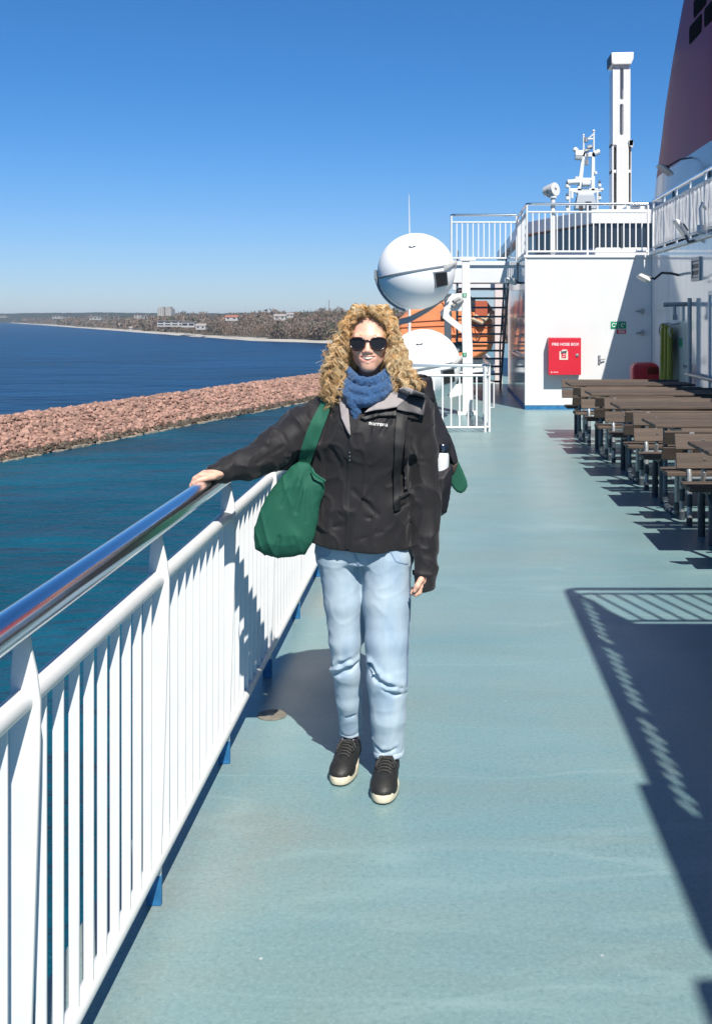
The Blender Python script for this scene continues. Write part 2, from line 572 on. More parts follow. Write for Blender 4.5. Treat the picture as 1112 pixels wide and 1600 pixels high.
def build_breakwater():
    r = random.Random(3)
    d = Vector((24.2, 91.7, 0)).normalized()
    nrm = Vector((-d.y, d.x, 0))            # away from the ship
    p0 = Vector((-55.8, 136.6, SEA))
    L0, L1 = -32, 215
    # mound under the stones
    mb = MB()
    prof = [(-0.9, -0.6), (0.2, 0.25), (6.6, 4.0), (9.2, 4.1), (17, -0.6)]
    rings = []
    for i in range(26):
        s = L0 + (L1 - L0) * i / 25
        rings.append([p0 + d * s + nrm * u + Vector((0, 0, h)) for u, h in prof])
    mb.loft(rings)
    tag(mb.build('breakwater_mound', M['rock'], smooth=0), kind='structure')
    mb = MB()
    for i in range(230):
        s = L0 + (L1 - L0) * i / 230 + r.uniform(-.3, .3)
        if r.random() < 0.25: continue
        c = p0 + d * s + nrm * r.uniform(-0.75, -0.2) + Vector((0, 0, r.uniform(-.1, .12)))
        mb.obox(c, d * r.uniform(.3, .8), nrm * r.uniform(.15, .4), Vector((r.uniform(-.05, .05), 0, r.uniform(.12, .3))))
    tag(mb.build('waterline_stones', M['rock_pale'], smooth=0, bevel=0.06), 'line of pale low stones along the waterline of the breakwater', 'stones', kind='stuff')
    meshes = [hull_mesh('rock', 100 + i, M['rock']) for i in range(14)]
    spots = []
    s = L0
    while s < L1:
        for u in np.arange(0.0, 10.4, 0.44):
            uu = u + r.uniform(-.2, .2)
            h = np.interp(uu, [0.0, 6.6, 9.2, 12], [0.15, 4.1, 4.25, 2.6])
            c = p0 + d * (s + r.uniform(-.3, .3)) + nrm * uu + Vector((0, 0, h + r.uniform(-.15, .28)))
            spots.append((c, r.uniform(.5, 1.15) * (1.35 if r.random() < .12 else 1), r.randrange(14), Matrix.Rotation(r.uniform(0, 6.28), 3, 'Z') @ Matrix.Rotation(r.uniform(-.7, .7), 3, 'X')))
        s += 0.58

    def inside(c):
        x = CX + F * c.x / c.y; return -5 < x < 640
    # the 300 largest in the picture: nearest ones that lie in the frame and on the near face or crest
    vis = sorted([k for k in spots if inside(k[0]) and k[0].z > SEA + .75], key=lambda k: k[0].length / k[1])
    near = vis[:300]
    ids = {id(k) for k in near}
    for k in near:
        o = bpy.data.objects.new('granite_rock', meshes[k[2]])
        COL.objects.link(o)
        o.matrix_world = Matrix.Translation(k[0]) @ (k[3] @ Matrix.Diagonal((k[1], k[1], k[1]))).to_4x4()
        tag(o, 'angular pink granite boulder near the left end of the breakwater', 'rock', 'boulders of the breakwater')
    V, Fc, mi = [], [], []
    for k in spots:
        if id(k) in ids: continue
        me = meshes[k[2]]
        mi += [1 if k[0].z < SEA + .75 else 0] * len(me.polygons)
        o = len(V)
        m3 = k[3] * k[1]
        V += [tuple(m3 @ v.co + k[0]) for v in me.vertices]
        Fc += [tuple(i + o for i in p.vertices) for p in me.polygons]
    me = bpy.data.meshes.new('breakwater_rocks')
    me.from_pydata(V, [], Fc); me.materials.append(M['rock']); me.materials.append(M['rock_dark'])
    me.polygons.foreach_set('material_index', mi)
    o = link('breakwater_rocks', me, None, 0)
    tag(o, 'pink granite boulders of the farther breakwater', 'rocks', kind='stuff')


build_breakwater()

# ------------------------------------------------------------------ coast
SHORE = [(-120, 501.2), (0, 503.6), (73, 508.6), (194, 518.0), (272, 524.0), (388, 532.5), (510, 536.5), (600, 542), (720, 552), (900, 566)]


def ground_at(px, py):
    Y = F * (EYE - SEA) / (py - CY)
    return Vector(((px - CX) * Y / F, Y, SEA))


SH = [ground_at(*s) for s in SHORE]
M['beach'] = mat('pale_shingle', (0.50, 0.47, 0.42), 0.9, var=(0.05, 0.35))
M['hill'] = mat('brown_hill_ground', (0.13, 0.11, 0.075), 0.9, var=(0.02, 0.4))
M['far_ridge'] = mat('dark_conifer_ridge', (0.030, 0.042, 0.034), 0.9, var=(0.02, 0.4))
M['wood_brown'] = mat('bare_twigs', (0.175, 0.125, 0.095), 0.9, rnd=0.25)
M['wood_grey'] = mat('grey_twigs', (0.185, 0.15, 0.125), 0.9, rnd=0.25)
M['wood_green'] = mat('evergreen_leaves', (0.06, 0.072, 0.045), 0.9, rnd=0.25)
M['render'] = mat('pale_render', (0.40, 0.395, 0.38), 0.8)
M['roof_grey'] = mat('roof_sheet', (0.30, 0.27, 0.26), 0.7)
M['roof_red'] = mat('roof_tile', (0.32, 0.13, 0.09), 0.8)


def shore_point(t, inland):
    """t in [0, len-1] along the shoreline; inland metres measured away from the camera side"""
    i = min(int(t), len(SH) - 2); f = t - i
    a, b = SH[i], SH[i + 1]
    p = a.lerp(b, f)
    d = (b - a).normalized()
    d0 = (SH[i] - SH[max(i - 1, 0)]).normalized() if i else d
    dd = d0.lerp(d, min(1, f + .5)).normalized()
    n = Vector((dd.y, -dd.x, 0))
    if n.dot(Vector((0.35, 1, 0))) < 0: n = -n
    return p + n * inland


def hill_h(inland, t):
    H = 17.0 + 2.0 * max(0, (2.2 - t)) / 2.2 + 1.6 * math.sin(t * 5.1) + 1.2 * math.sin(t * 11.7 + 1)
    if inland < 16: return 1.6 * inland / 16
    u = min(1, (inland - 16) / 260)
    return 1.6 + H * (u * u * (3 - 2 * u)) + 1.2 * u


def build_coast():
    ts = np.linspace(0, len(SH) - 1.001, 120)
    beach, hill = MB(), MB()
    bi = [-3, 0, 6, 13, 20]
    hi = [18, 40, 90, 160, 240, 330, 480, 800]
    rb, rh = [], []
    for t in ts:
        wid = 1.0 + 0.35 * math.sin(t * 7) + 0.25 * math.sin(t * 17)
        rb.append([shore_point(t, u * wid) + Vector((0, 0, hill_h(u, t) - (0.5 if u <= 0 else 0))) for u in bi])
        rh.append([shore_point(t, u) + Vector((0, 0, hill_h(u, t) - (0.6 if u == 18 else 0))) for u in hi])
    for rings, mb in ((rb, beach), (rh, hill)):
        n = len(rings[0])
        mb.add([p for r in rings for p in r], [(i * n + j, i * n + j + 1, (i + 1) * n + j + 1, (i + 1) * n + j) for i in range(len(rings) - 1) for j in range(n - 1)])
    tag(beach.build('beach', M['beach'], smooth=180), kind='structure')
    tag(hill.build('hills', M['hill'], smooth=180), kind='structure')
    # the ridge of dark conifers behind
    mb = MB()
    top, bot = [], []
    prof = [(-160, 489.5), (0, 490.2), (60, 489.0), (150, 488.2), (240, 489.2), (330, 489.8), (430, 487.8), (520, 487), (640, 488), (760, 490)]
    for x in range(-160, 770, 2):
        Yd = 5200 - 2400 * max(0, min(1, x / 500))
        y = np.interp(x, [p[0] for p in prof], [p[1] for p in prof]) + 0.45 * float(vnoise(np.array([[x * .21, 0.5, 0]]))[0]) + 0.4 * float(vnoise(np.array([[x * .06, 1.5, 0]]))[0])
        p = W(x, y, Yd); top.append(p)
    v, f = [], []
    for p in top:
        v += [(p.x, p.y - 260, SEA), tuple(p), (p.x, p.y + 300, SEA)]
    for i in range(len(top) - 1):
        f += [(i * 3, i * 3 + 1, i * 3 + 4, i * 3 + 3), (i * 3 + 1, i * 3 + 2, i * 3 + 5, i * 3 + 4)]
    mb.add(v, f)
    tag(mb.build('far_hills', M['far_ridge'], smooth=0), kind='structure')


build_coast()


def build_forest():
    r = np.random.default_rng(11)
    n = 4600
    V, Fc, mi = [], [], []
    o = 0
    for k in range(n):
        # denser where the shore is nearer
        t = r.uniform(0.2, len(SH) - 1.01) if k % 3 else r.uniform(2.5, len(SH) - 3)
        inl = 20 + 300 * r.random() ** 1.5
        p = shore_point(t, inl)
        p = p + Vector((0, 0, hill_h(inl, t)))
        h = r.uniform(6, 11.5) * (0.75 + 0.5 * (inl < 200)) * (1 + .25 * math.sin(t * 9 + inl * .02))
        if t < 2.2: h *= 1.1
        rad = h * r.uniform(.30, .48)
        kind = 2 if r.random() < (0.14 + 0.12 * (t < 2.5)) else (0 if r.random() < .55 else 1)
        near = p.y < 1300
        m = 120 if near else 30
        q = r.normal(size=(m, 3)); q /= np.linalg.norm(q, axis=1)[:, None]; q *= r.uniform(.3, 1, (m, 1)) ** .5
        c = np.array([p.x, p.y, p.z + h * .58])
        q = q * np.array([rad, rad, h * .44]) + c
        s = (0.30 if near else 0.7) * rad * 0.34
        tri = r.normal(size=(m, 3, 3)) * s * np.array([1, 1, 1.5])
        pts = (q[:, None, :] + tri).reshape(-1, 3)
        V.append(pts)
        for j in range(m):
            Fc.append((o + 3 * j, o + 3 * j + 1, o + 3 * j + 2)); mi.append(kind)
        o += 3 * m
        # trunk
        w = 0.25
        V.append(np.array([[p.x - w, p.y, p.z - .5], [p.x + w, p.y, p.z - .5], [p.x, p.y, p.z + h * .8]]))
        Fc.append((o, o + 1, o + 2)); mi.append(1); o += 3
    me = bpy.data.meshes.new('forest')
    me.from_pydata(np.concatenate(V).tolist(), [], Fc)
    for q in ('wood_brown', 'wood_grey', 'wood_green'): me.materials.append(M[q])
    me.polygons.foreach_set('material_index', mi)
    tag(link('forest', me, None, 0), 'bare brown and evergreen woods along the far shore', 'forest', kind='stuff')


build_forest()


def far_building(px0, px1, pytop, pybot, Y, label, name='house', roof='roof_grey', floors=1, gable=False, tower=0):
    a, b = W(px0, pybot, Y), W(px1, pytop, Y)
    w, h = b.x - a.x, b.z - a.z
    d = min(w, 22)
    z0 = a.z - 1.0
    t = thing(name, (a.x + w / 2, Y, z0), label, 'building', 'buildings on the far shore')
    wl, rf, wi = MB(), MB(), MB()
    if tower:
        for k in range(tower):
            x0 = a.x + w * k / tower + (0.04 * w if k else 0)
            x1 = a.x + w * (k + 1) / tower - 0.04 * w
            wl.box(x0, x1, Y + (2 if k else 0), Y + d, z0, b.z - (0.06 * h * (k % 2)))
            rf.box(x0 + w * .1, x1 - w * .1, Y + 4, Y + d - 2, b.z - .06 * h, b.z + 1.4)
            for q in range(floors):
                zz = a.z + h * (q + .35) / floors
                for c in range(3):
                    xx = x0 + (x1 - x0) * (c + .3) / 3
                    wi.box(xx, xx + (x1 - x0) * .13, Y + (2 if k else 0) - .12, Y + (2 if k else 0) + .02, zz, zz + h * .4 / floors)
    elif gable:
        wl.box(a.x, b.x, Y, Y + d * .6, z0, a.z + h * .55)
        rf.prism([(a.x - .4, Y - .4, a.z + h * .55), (a.x - .4, Y + d * .6 + .4, a.z + h * .55), (a.x - .4, Y + d * .3, b.z)], (w + .8, 0, 0))
        n = max(2, int(w / 4))
        for c in range(n):
            xx = a.x + w * (c + .3) / n
            wi.box(xx, xx + w * .35 / n, Y - .1, Y + .02, a.z + h * .15, a.z + h * .42)
    else:
        wl.box(a.x, b.x, Y, Y + d, z0, b.z - .5)
        rf.box(a.x - .4, b.x + .4, Y - .6, Y + d + .4, b.z - .5, b.z)
        for q in range(floors):
            zz = a.z + h * (q + .2) / floors
            n = max(2, int(w / 6))
            for c in range(n):
                xx = a.x + w * (c + .12) / n
                wi.box(xx, xx + w * .76 / n, Y - .12, Y + .02, zz, zz + h * .42 / floors)
    wl.build('wall', M['render'], t, 0)
    rf.build('roof', M[roof], t, 0)
    wi.build('windows' if False else 'window_band', M['glass_dark'], t, 0)
    return t


far_building(246, 268, 481, 492, 1500, 'pale tower block of two joined towers rising above the far woods', 'tower_block', floors=9, tower=2)
far_building(246, 290, 501.2, 509, 1130, 'long low white two storey building behind the far beach', 'long_building', floors=2)
far_building(284, 304, 503, 510, 1110, 'low pale wing at the right end of the long white building', 'low_building', floors=1)
far_building(306, 321, 505.5, 513.5, 1050, 'white gabled house right of the long white building', 'house', 'roof_grey', gable=True)
far_building(210, 221, 490.8, 496.5, 1700, 'small white block left of the tower block', 'house', floors=2)
far_building(222, 230, 492.2, 496.8, 1720, 'smaller white block just right of the small white block', 'house', floors=1)
far_building(352, 371, 492.6, 499.5, 1000, 'pale house with grey roof among the trees', 'house', 'roof_red', gable=True)
far_building(428, 446, 490.5, 498.5, 960, 'pale house high on the wooded slope, rightmost house', 'house', 'roof_grey', gable=True)
far_building(448, 458, 488.5, 495, 990, 'small house beside the rightmost pale house', 'house', 'roof_grey', gable=True)
far_building(140, 158, 494.5, 498.5, 2000, 'long grey-white building far off on the left slope', 'low_building', floors=1)
far_building(82, 98, 493.2, 497.2, 2300, 'pale cluster building at the far left shore', 'low_building', floors=2)
far_building(0, 11, 492.8, 495.4, 3000, 'pale low building at the left edge of the photo', 'low_building', floors=1)
far_building(202, 207, 510.2, 515, 1300, 'tiny white beach hut by the waterline', 'beach_hut', gable=True)


def build_mast():
    p = W(514, 488, 1500); q = W(514, 469, 1500)
    t = thing('radio_mast', (p.x, p.y, SEA), 'thin radio mast above the far woods', 'mast')
    mb = MB(); mb.cyl((p.x, p.y, SEA), q, 0.45, 6); mb.build('pole', M['galv'], t)
    mb = MB()
    for u in (.6, .8, .95): mb.cyl(p.lerp(q, u) - Vector((1.2, 0, 0)), p.lerp(q, u) + Vector((1.2, 0, 0)), 0.2, 6)
    mb.build('antenna', M['galv'], t)


build_mast()

# ================================================================== the ship
def build_deck():
    mb = MB()
    mb.box(-1.02, 9, -7, 40, -0.25, 0)
    tag(mb.build('deck', M['deck'], smooth=0), kind='structure')
    mb = MB()
    mb.box(-0.98, 8.9, -6.9, 60, -19, -0.26)
    tag(mb.build('hull', M['white'], smooth=0), kind='structure')
    # forward part of the deck left of the stair
    mb = MB()
    mb.box(-1.02, 9, 40, 75, -0.26, -0.01)
    tag(mb.build('foredeck', M['deck'], smooth=0), kind='structure')


build_deck()


def main_rail():
    X = -0.835
    t = thing('guard_rail', (X, 6, 0), 'white ship guard rail with polished steel handrail along the deck edge', 'railing')
    Y0, Y1 = -1.6, 16.25
    mb = MB(); mb.tube([(X, Y0, 1.106), (X, 2, 1.106), (X, 8, 1.106), (X, Y1, 1.106)], 0.036, 28); mb.build('handrail', M['steel'], t)
    mb = MB(); mb.tube([(X, Y0, 0.945), (X, Y1, 0.945)], 0.024, 18); mb.build('mid_rail', M['rail_white'], t)
    mb = MB(); mb.tube([(X, Y0, 0.13), (X, Y1, 0.13)], 0.022, 18); mb.build('lower_rail', M['rail_white'], t)
    posts = [3.155 + 1.004 * k for k in range(-4, 13)]
    first = None
    for y in posts:
        if first is None:
            mb = MB()
            rings = []
            for z, xo, xi, hy in ((0.085, -.0275, .0135, .006), (0.45, -.0265, .024, .006), (0.85, -.025, .036, .006), (0.945, -.024, .037, .006), (1.0, -.022, .030, .006), (1.045, -.018, .020, .006), (1.078, -.014, .015, .006)):
                rings.append([(X + x, y + sy * hy, z) for x, sy in ((xo, -1), (xi, -1), (xi, 1), (xo, 1))])
            mb.loft(rings)
            first = (mb.build('post', M['rail_white'], t, 30, 0.003), y)
            mb = MB(); mb.box(X - .029, X + .015, y - .008, y + .008, 0.0, 0.0855);
            b = mb.build('post_base', M['blue'], first[0], 0, 0.003)
        else:
            c = copy_tree(first[0], (0, y - first[1], 0), t)
    bars = []
    for y in posts:
        for k in range(1, 10): bars.append(y + 1.004 * k / 10)
    bars = [y for y in bars if y < Y1 - .1]
    near = sorted([y for y in bars if y > 1.6])[:96]
    proto = None
    for y in near:
        if proto is None:
            mb = MB()
            mb.loft([[(X + sx * .0122, y + sy * .004, z) for sx, sy in ((-1, -1), (1, -1), (1, 1), (-1, 1))] for z in (0.135, 0.94)])
            proto = (mb.build('baluster', M['rail_white'], t, 30, 0.002), y)
        else:
            copy_tree(proto[0], (0, y - proto[1], 0), t)
    mb = MB()
    for y in bars:
        if y not in near: mb.box(X - .0122, X + .0122, y - .004, y + .004, .135, .94)
    o = mb.build('balusters', M['rail_white'], t, 30); o['kind'] = 'stuff'


main_rail()


def rail_run(label, pts, z0, h=0.97, spacing=0.112, steel=True, canvas=None, post_at=None, name='guard_rail', barw=0.011, open_lo=0.07, group=None):
    """railing along the polyline pts (x, y) standing on z0"""
    P = [Vector((x, y, z0)) for x, y in pts]
    t = thing(name, P[0], label, 'railing', group)
    up = Vector((0, 0, 1))

    def rounded(z):
        out = []
        for i, p in enumerate(P):
            if 0 < i < len(P) - 1:
                a = (P[i - 1] - p).normalized() * .09; b = (P[i + 1] - p).normalized() * .09
                for u in (0, .25, .5, .75, 1): out.append(p + a * (1 - u) ** 2 + b * u ** 2 + up * z)
            else: out.append(p + up * z)
        return out
    mb = MB(); mb.tube(rounded(h), 0.026, 12); mb.build('handrail', M['steel' if steel else 'rail_white'], t)
    mb = MB(); mb.tube(rounded(h - .15), 0.018, 10); mb.build('mid_rail', M['rail_white'], t)
    mb = MB(); mb.tube(rounded(open_lo), 0.018, 10); mb.build('lower_rail', M['rail_white'], t)
    nb = 0
    extra = MB(); nx = 0
    for i in range(len(P) - 1):
        d = P[i + 1] - P[i]; L = d.length; d.normalize()
        n = max(1, round(L / 1.0))
        for k in range(n + 1):
            if i and k == 0: continue
            p = P[i] + d * L * k / n
            mb = MB(); mb.tube([p, p + up * (h - .02)], 0.02, 8); mb.build('post', M['rail_white'], t)
        m = max(1, round(L / spacing))
        for k in range(1, m):
            p = P[i] + d * L * k / m
            q = MB() if nb < 96 else extra
            q.obox(p + up * (open_lo + h - .15) / 2, d * barw, d.cross(up) * .007, up * (h - .15 - open_lo) / 2)
            if nb < 96:
                q.build('baluster', M['rail_white'], t, 30)
            else: nx += 1
            nb += 1
    if nx:
        o = extra.build('balusters', M['rail_white'], t, 30); o['kind'] = 'stuff'
    if canvas:
        for (x0, y0), (x1, y1) in canvas:
            a, b = Vector((x0, y0, z0)), Vector((x1, y1, z0))
            d = (b - a); L = d.length; d.normalize(); nn = d.cross(up)
            n = max(8, int(L / .05))
            V = []
            for j in range(7):
                for i in range(n + 1):
                    s = i / n * L
                    z = .05 + (h - .22) * j / 6
                    sag = .035 * (1 - abs(math.sin(PI * s / 1.0))) * 0
                    if j == 6: z += .018 * abs(math.sin(PI * s / .12)) - .02 * math.sin(PI * (s % 1.0)) ** 2
                    wv = .012 * math.sin(s * 9 + j) * math.sin(PI * j / 6) + .006 * math.sin(s * 23)
                    V.append(a + d * s + up * z + nn * (wv + .03))
            f = [(j * (n + 1) + i, j * (n + 1) + i + 1, (j + 1) * (n + 1) + i + 1, (j + 1) * (n + 1) + i) for j in range(6) for i in range(n)]
            mb = MB(); mb.add(V, f)
            o = mb.build('canvas_screen', M['canvas'], t, 180)
            md = o.modifiers.new('solid', 'SOLIDIFY'); md.thickness = .003
    return t


Z2 = 2.86      # upper deck level


def deckhouses():
    # front deckhouse
    t = thing('deckhouse', (1.5, 20.35, 0), 'white deckhouse wall facing the camera with the red fire hose box on it', 'deckhouse')
    mb = MB(); mb.box(1.5, 3.86, 20.35, 26.0, 0.075, Z2 - .02)
    # split faces: front facing wall ordinary paint, side wall glossy
    mb.m = [0, 0, 0, 0, 1, 0]
    mb.build('wall', [M['white'], M['gloss_white']], t, 0, 0.012)
    mb = MB(); mb.box(1.49, 3.86, 20.34, 26.01, 0.0, 0.074); mb.build('base_strip', M['blue'], t, 0)
    mb = MB(); mb.box(1.47, 9.0, 20.32, 26.0, Z2 - .02, Z2 + .03); mb.build('roof', M['white'], t, 0, 0.008)
    mb = MB(); mb.cyl((1.50, 20.345, .08), (1.50, 20.345, Z2 - .03), .016, 10); mb.build('corner_trim', M['white'], t)
    # wall handrail on the glossy side
    mb = MB(); mb.tube([(1.43, 21.2, .98), (1.43, 24.0, .98)], .018, 10)
    for y in (21.3, 23.9): mb.cyl((1.5, y, .98), (1.43, y, .98), .01, 8)
    mb.build('grab_rail', M['steel'], t)
    # door lever and dogs on the front wall
    k = 20.35 / F

    def P(px, py, dy=0.0): return W(px, py, 20.35) - Vector((0, dy, 0))
    mb = MB(); a = P(935.5, 560); mb.box(a.x - .02, a.x + .02, 20.325, 20.349, a.z - .1, a.z + .06); mb.tube([a - Vector((0, .03, .02)), a + Vector((.05, -.05, -.02)), a + Vector((.11, -.05, .0))], .012, 8)
    mb.build('door_handle', M['galv'], t, 30)
    for yy in (486.5, 520.5):
        mb = MB(); a = P(1001, yy)
        mb.cyl(a + Vector((-.10, -.03, 0)), a + Vector((0, -.03, 0)), .012, 8); mb.cyl(a + Vector((.02, .0, 0)), a + Vector((.02, -.07, 0)), .035, 10)
        mb.cyl(a + Vector((.02, -.03, .05)), a + Vector((.02, -.03, -.05)), .02, 8)
        mb.build('door_dog', M['galv'], t, 30)
    # side house, to the right
    t2 = thing('deckhouse', (3.85, 10, 0), 'white deckhouse wall along the right side in shade, above the picnic tables', 'deckhouse')
    mb = MB(); mb.box(3.86, 9, -0.15, 26.0, .075, Z2 + .03); mb.build('wall', M['gloss_white'], t2, 0, 0.01)
    mb = MB(); mb.box(3.85, 9, -0.16, 26.01, 0, .074); mb.build('base_strip', M['blue'], t2, 0)
    mb = MB(); mb.box(3.80, 9, -0.2, 20.31, Z2 + .03, Z2 + .09); mb.build('roof_edge', M['white'], t2, 0, .006)
    # small framed louvre
    mb = MB(); yy0, yy1, z0, z1 = 16.42, 16.98, 2.28, 2.64
    for a in ((yy0, yy0 + .05, z0, z1), (yy1 - .05, yy1, z0, z1), (yy0 + .05, yy1 - .05, z0, z0 + .05), (yy0 + .05, yy1 - .05, z1 - .05, z1)):
        mb.box(3.83, 3.862, *a)
    fr = mb.build('vent_frame', M['galv'], t2, 0, .004)
    mb = MB(); mb.box(3.848, 3.862, yy0 + .05, yy1 - .05, z0 + .05, z1 - .05); mb.build('vent_opening', M['black'], fr, 0)
    mb = MB()
    for z in (2.36, 2.46, 2.56): mb.box(3.84, 3.849, yy0 + .05, yy1 - .05, z - .018, z + .012)
    mb.build('louvre', M['galv'], fr, 0)
    # drain pipe, horizontal stay, and lower handrail
    y = 3.78 * F / (1075.5 - CX)
    mb = MB(); mb.tube([(3.79, y, .1), (3.79, y, 2.02)], .035, 10); mb.build('drain_pipe', M['galv'], t2)
    mb = MB(); mb.tube([(3.42, 17.1, 1.92), (3.86, 17.1, 1.93)], .035, 10); mb.cyl((3.60, 17.1, 1.92), (3.60, 17.1, 1.74), .028, 8); mb.box(3.56, 3.64, 17.06, 17.14, 1.68, 1.76)
    mb.build('door_stay', M['galv'], t2, 30)
    mb = MB(); mb.tube([(3.78, 17.1, .83), (3.78, 12.0, .83)], .028, 10)
    for yy in (16.9, 15.4, 13.9, 12.4): mb.cyl((3.86, yy, .83), (3.78, yy, .83), .014, 8)
    mb.build('wall_handrail', M['galv'], t2)
    # a door outline (raised frame) and a few small fittings
    mb = MB()
    for a in ((15.0, 15.06, .2, 2.1), (15.06, 15.86, 2.04, 2.1), (15.86, 15.92, .2, 2.1)): mb.box(3.838, 3.862, *a)
    mb.build('door_frame', M['white'], t2, 0, .004)
    mb = MB(); mb.box(3.835, 3.862, 17.62, 17.82, 1.66, 1.90)
    mb.build('junction_box', M['lamp_white'], t2, 0, .01)
    mb = MB(); mb.box(3.853, 3.862, 17.72, 17.92, 1.24, 1.38); mb.build('safety_sign', M['green_sign'], t2, 0)
    mb = MB()
    for z, y0 in ((1.58, 18.95), (1.12, 18.7), (.94, 17.3)):
        mb.cyl((3.86, y0, z), (3.78, y0, z), .02, 8); mb.cyl((3.78, y0, z - .03), (3.78, y0, z + .05), .014, 8)
    mb.build('wall_hook', M['galv'], t2)


deckhouses()


def upper_platform():
    """deck above and right of the photographer: out of the frame, its shadow falls into it"""
    t = thing('upper_platform', (3, 1.8, Z2), 'upper deck platform beside the photographer whose shadow falls on the deck', 'platform')
    mb = MB(); mb.box(1.80, 3.79, -.12, 3.78, Z2 - .12, Z2); mb.build('floor', M['white'], t, 0)
    mb = MB(); mb.box(1.73, 1.79, -.13, .92, Z2 - .1, Z2 + .98); mb.build('shadow_panel', M['white'], t, 0, .02)  # unseen panel, added to cast the step in the deck shadow
    mb = MB(); mb.box(1.66, 2.6, -2.4, -.25, Z2 - .1, Z2 + .98); mb.build('shadow_block', M['white'], t, 0, .03)  # unseen block, added to cast the nearest piece of deck shadow
    return t


upper_platform()
rail_run('guard rail with canvas on the platform beside the photographer', [(1.80, -.1), (1.80, 3.78), (3.75, 3.78)], Z2, h=0.97, canvas=[((1.83, 0.0), (1.83, 3.7))])
rail_run('guard rail over the wall with the fire hose box', [(1.53, 22.9), (1.53, 20.40), (3.80, 20.40)], Z2 + .03, h=0.96)
rail_run('guard rail with white canvas screens over the shaded right wall', [(3.84, 20.1), (3.84, 4.0)], Z2 + .09, h=0.93, canvas=[((3.87, 20.0), (3.87, 4.1))], spacing=0.25)


def stair_landing():
    t = thing('stair', (0.8, 22.5, 0), 'dark open-tread ship stair under the landing behind the white column', 'stair')
    mb = MB(); mb.box(0.10, 1.49, 22.45, 23.2, 2.44, Z2 + .0); mb.build('landing', M['white'], t, 0, .01)
    mb = MB(); mb.box(0.0, 1.49, 22.40, 22.449, Z2 - .06, Z2 + .02); mb.build('landing_edge', M['white'], t, 0, .006)
    n = 12
    for k in range(n):
        u = (k + .5) / n
        y = 22.62 + 3.55 * u; z = 2.42 - 2.32 * u
        mb = MB(); mb.box(.26, 1.27 + .06 * u, y - .13, y + .13, z - .018, z + .022)
        mb.build('tread', M['stair_grey'], t, 0, .004)
    for x in (.24, 1.29):
        mb = MB()
        mb.prism([(x, 22.5, 2.60), (x, 22.5, 2.32), (x + .03, 26.3, 0.0), (x + .03, 26.55, 0.0), (x + .03, 26.55, .14)], (.035, 0, 0))
        mb.build('stringer', M['stair_grey'], t, 0)
        mb = MB(); mb.tube([(x + .02, 22.5, 3.1), (x + .02, 23.4, 2.95), (x + .04, 26.4, 1.0), (x + .04, 26.4, .0)], .02, 8)
        for u in (.3, .6): mb.cyl((x + .02, 22.6 + 3.6 * u, 2.4 - 2.2 * u), (x + .02, 22.6 + 3.6 * u, 3.4 - 2.2 * u), .014, 8)
        mb.build('stair_rail', M['stair_grey'], t)
    return t


stair_landing()
rail_run('guard rail of the stair landing behind the upper white sphere', [(0.13, 23.1), (0.13, 22.47), (1.47, 22.47)], Z2 + .02, h=0.96)


def corner_fence():
    t = rail_run('white guard rail round the lower sphere, across the end of the deck', [(-.80, 16.3), (.60, 16.3), (.665, 16.4), (.665, 18.6)], 0.0, h=1.0, spacing=0.125, steel=True)
    mb = MB()
    for z0, z1 in ((.50, .74),):
        mb.tube([(.67, 16.42, z1), (.735, 16.42, z1), (.735, 16.42, .36), (.67, 16.42, .36)], .012, 8)
    mb.build('gate_latch', M['rail_white'], t)


corner_fence()


def column():
    t = thing('davit_column', (.36, 19.2, 0), 'white steel column with green number signs 1 and 2 between the spheres and the stair', 'column')
    Y = 19.2
    k = Y / F
    mb = MB()
    lv = [(0.06, 722, 739), (1.2, 722, 738), (1.55, 721, 736), (2.72, 721.5, 733)]
    mb.loft([[((x - CX) * k, yy, z) for x, yy in ((a, Y), (b, Y), (b, Y + .16), (a, Y + .16))] for z, a, b in lv])
    mb.build('post', M['white'], t, 30, .008)
    mb = MB(); mb.box(.26, .54, Y - .02, Y + .18, 2.72, 2.79); mb.build('cap', M['white'], t, 0, .006)
    mb = MB(); mb.box(.22, .56, Y - .06, Y + .24, 0, .06); mb.build('base_plate', M['white'], t, 0, .006)
    for num, py in (('2', 461), ('1', 554)):
        c = W(725.5, py, Y - .012)
        mb = MB(); mb.box(c.x - .033, c.x + .033, Y - .012, Y - .001, c.z - .033, c.z + .033)
        s = mb.build('number_sign', M['green_sign'], t, 0)
        text_mesh(num, .062, M['sign_white'], 'numeral', s, (c.x, Y - .013, c.z - .022), depth=.0008, bold=.002)

    def plate(name, poly, y, th, m='white'):
        q = MB(); q.prism([W(px, py, y) for px, py in poly], (0, th, 0)); return q.build(name, M[m], t, 0, .004)
    # brackets carrying the two spheres
    plate('bracket', [(721, 458), (706, 459), (700, 466), (692, 482), (687, 488), (690, 496), (722, 521), (722, 509), (703, 494), (702, 486), (722, 486)], 19.22, .10)
    plate('bracket', [(722, 600), (709, 601), (703, 606), (697, 616), (703, 622), (722, 617)], 19.22, .10)
    plate('strut', [(688, 470), (704, 462), (668, 488), (640, 504), (620, 509), (617, 500), (640, 494)], 19.1, .05, 'galv')
    # hydraulic bits
    mb = MB()
    for px, py in ((712, 470), (717, 473), (710, 477)): c = W(px, py, 19.15); mb.cyl(c - Vector((.05, .05, .02)), c + Vector((.06, .05, .04)), .03, 8)
    c0 = W(708, 408, 19.1); mb.tube([c0, c0 + Vector((.04, 0, -.05)), c0 + Vector((.03, 0, -.14))], .02, 8)
    c0 = W(716, 545, 19.1); mb.tube([c0, c0 + Vector((-.03, 0, -.08)), c0 + Vector((.02, 0, -.2))], .03, 8)
    mb.build('hydraulic_fitting', M['galv'], t)


column()


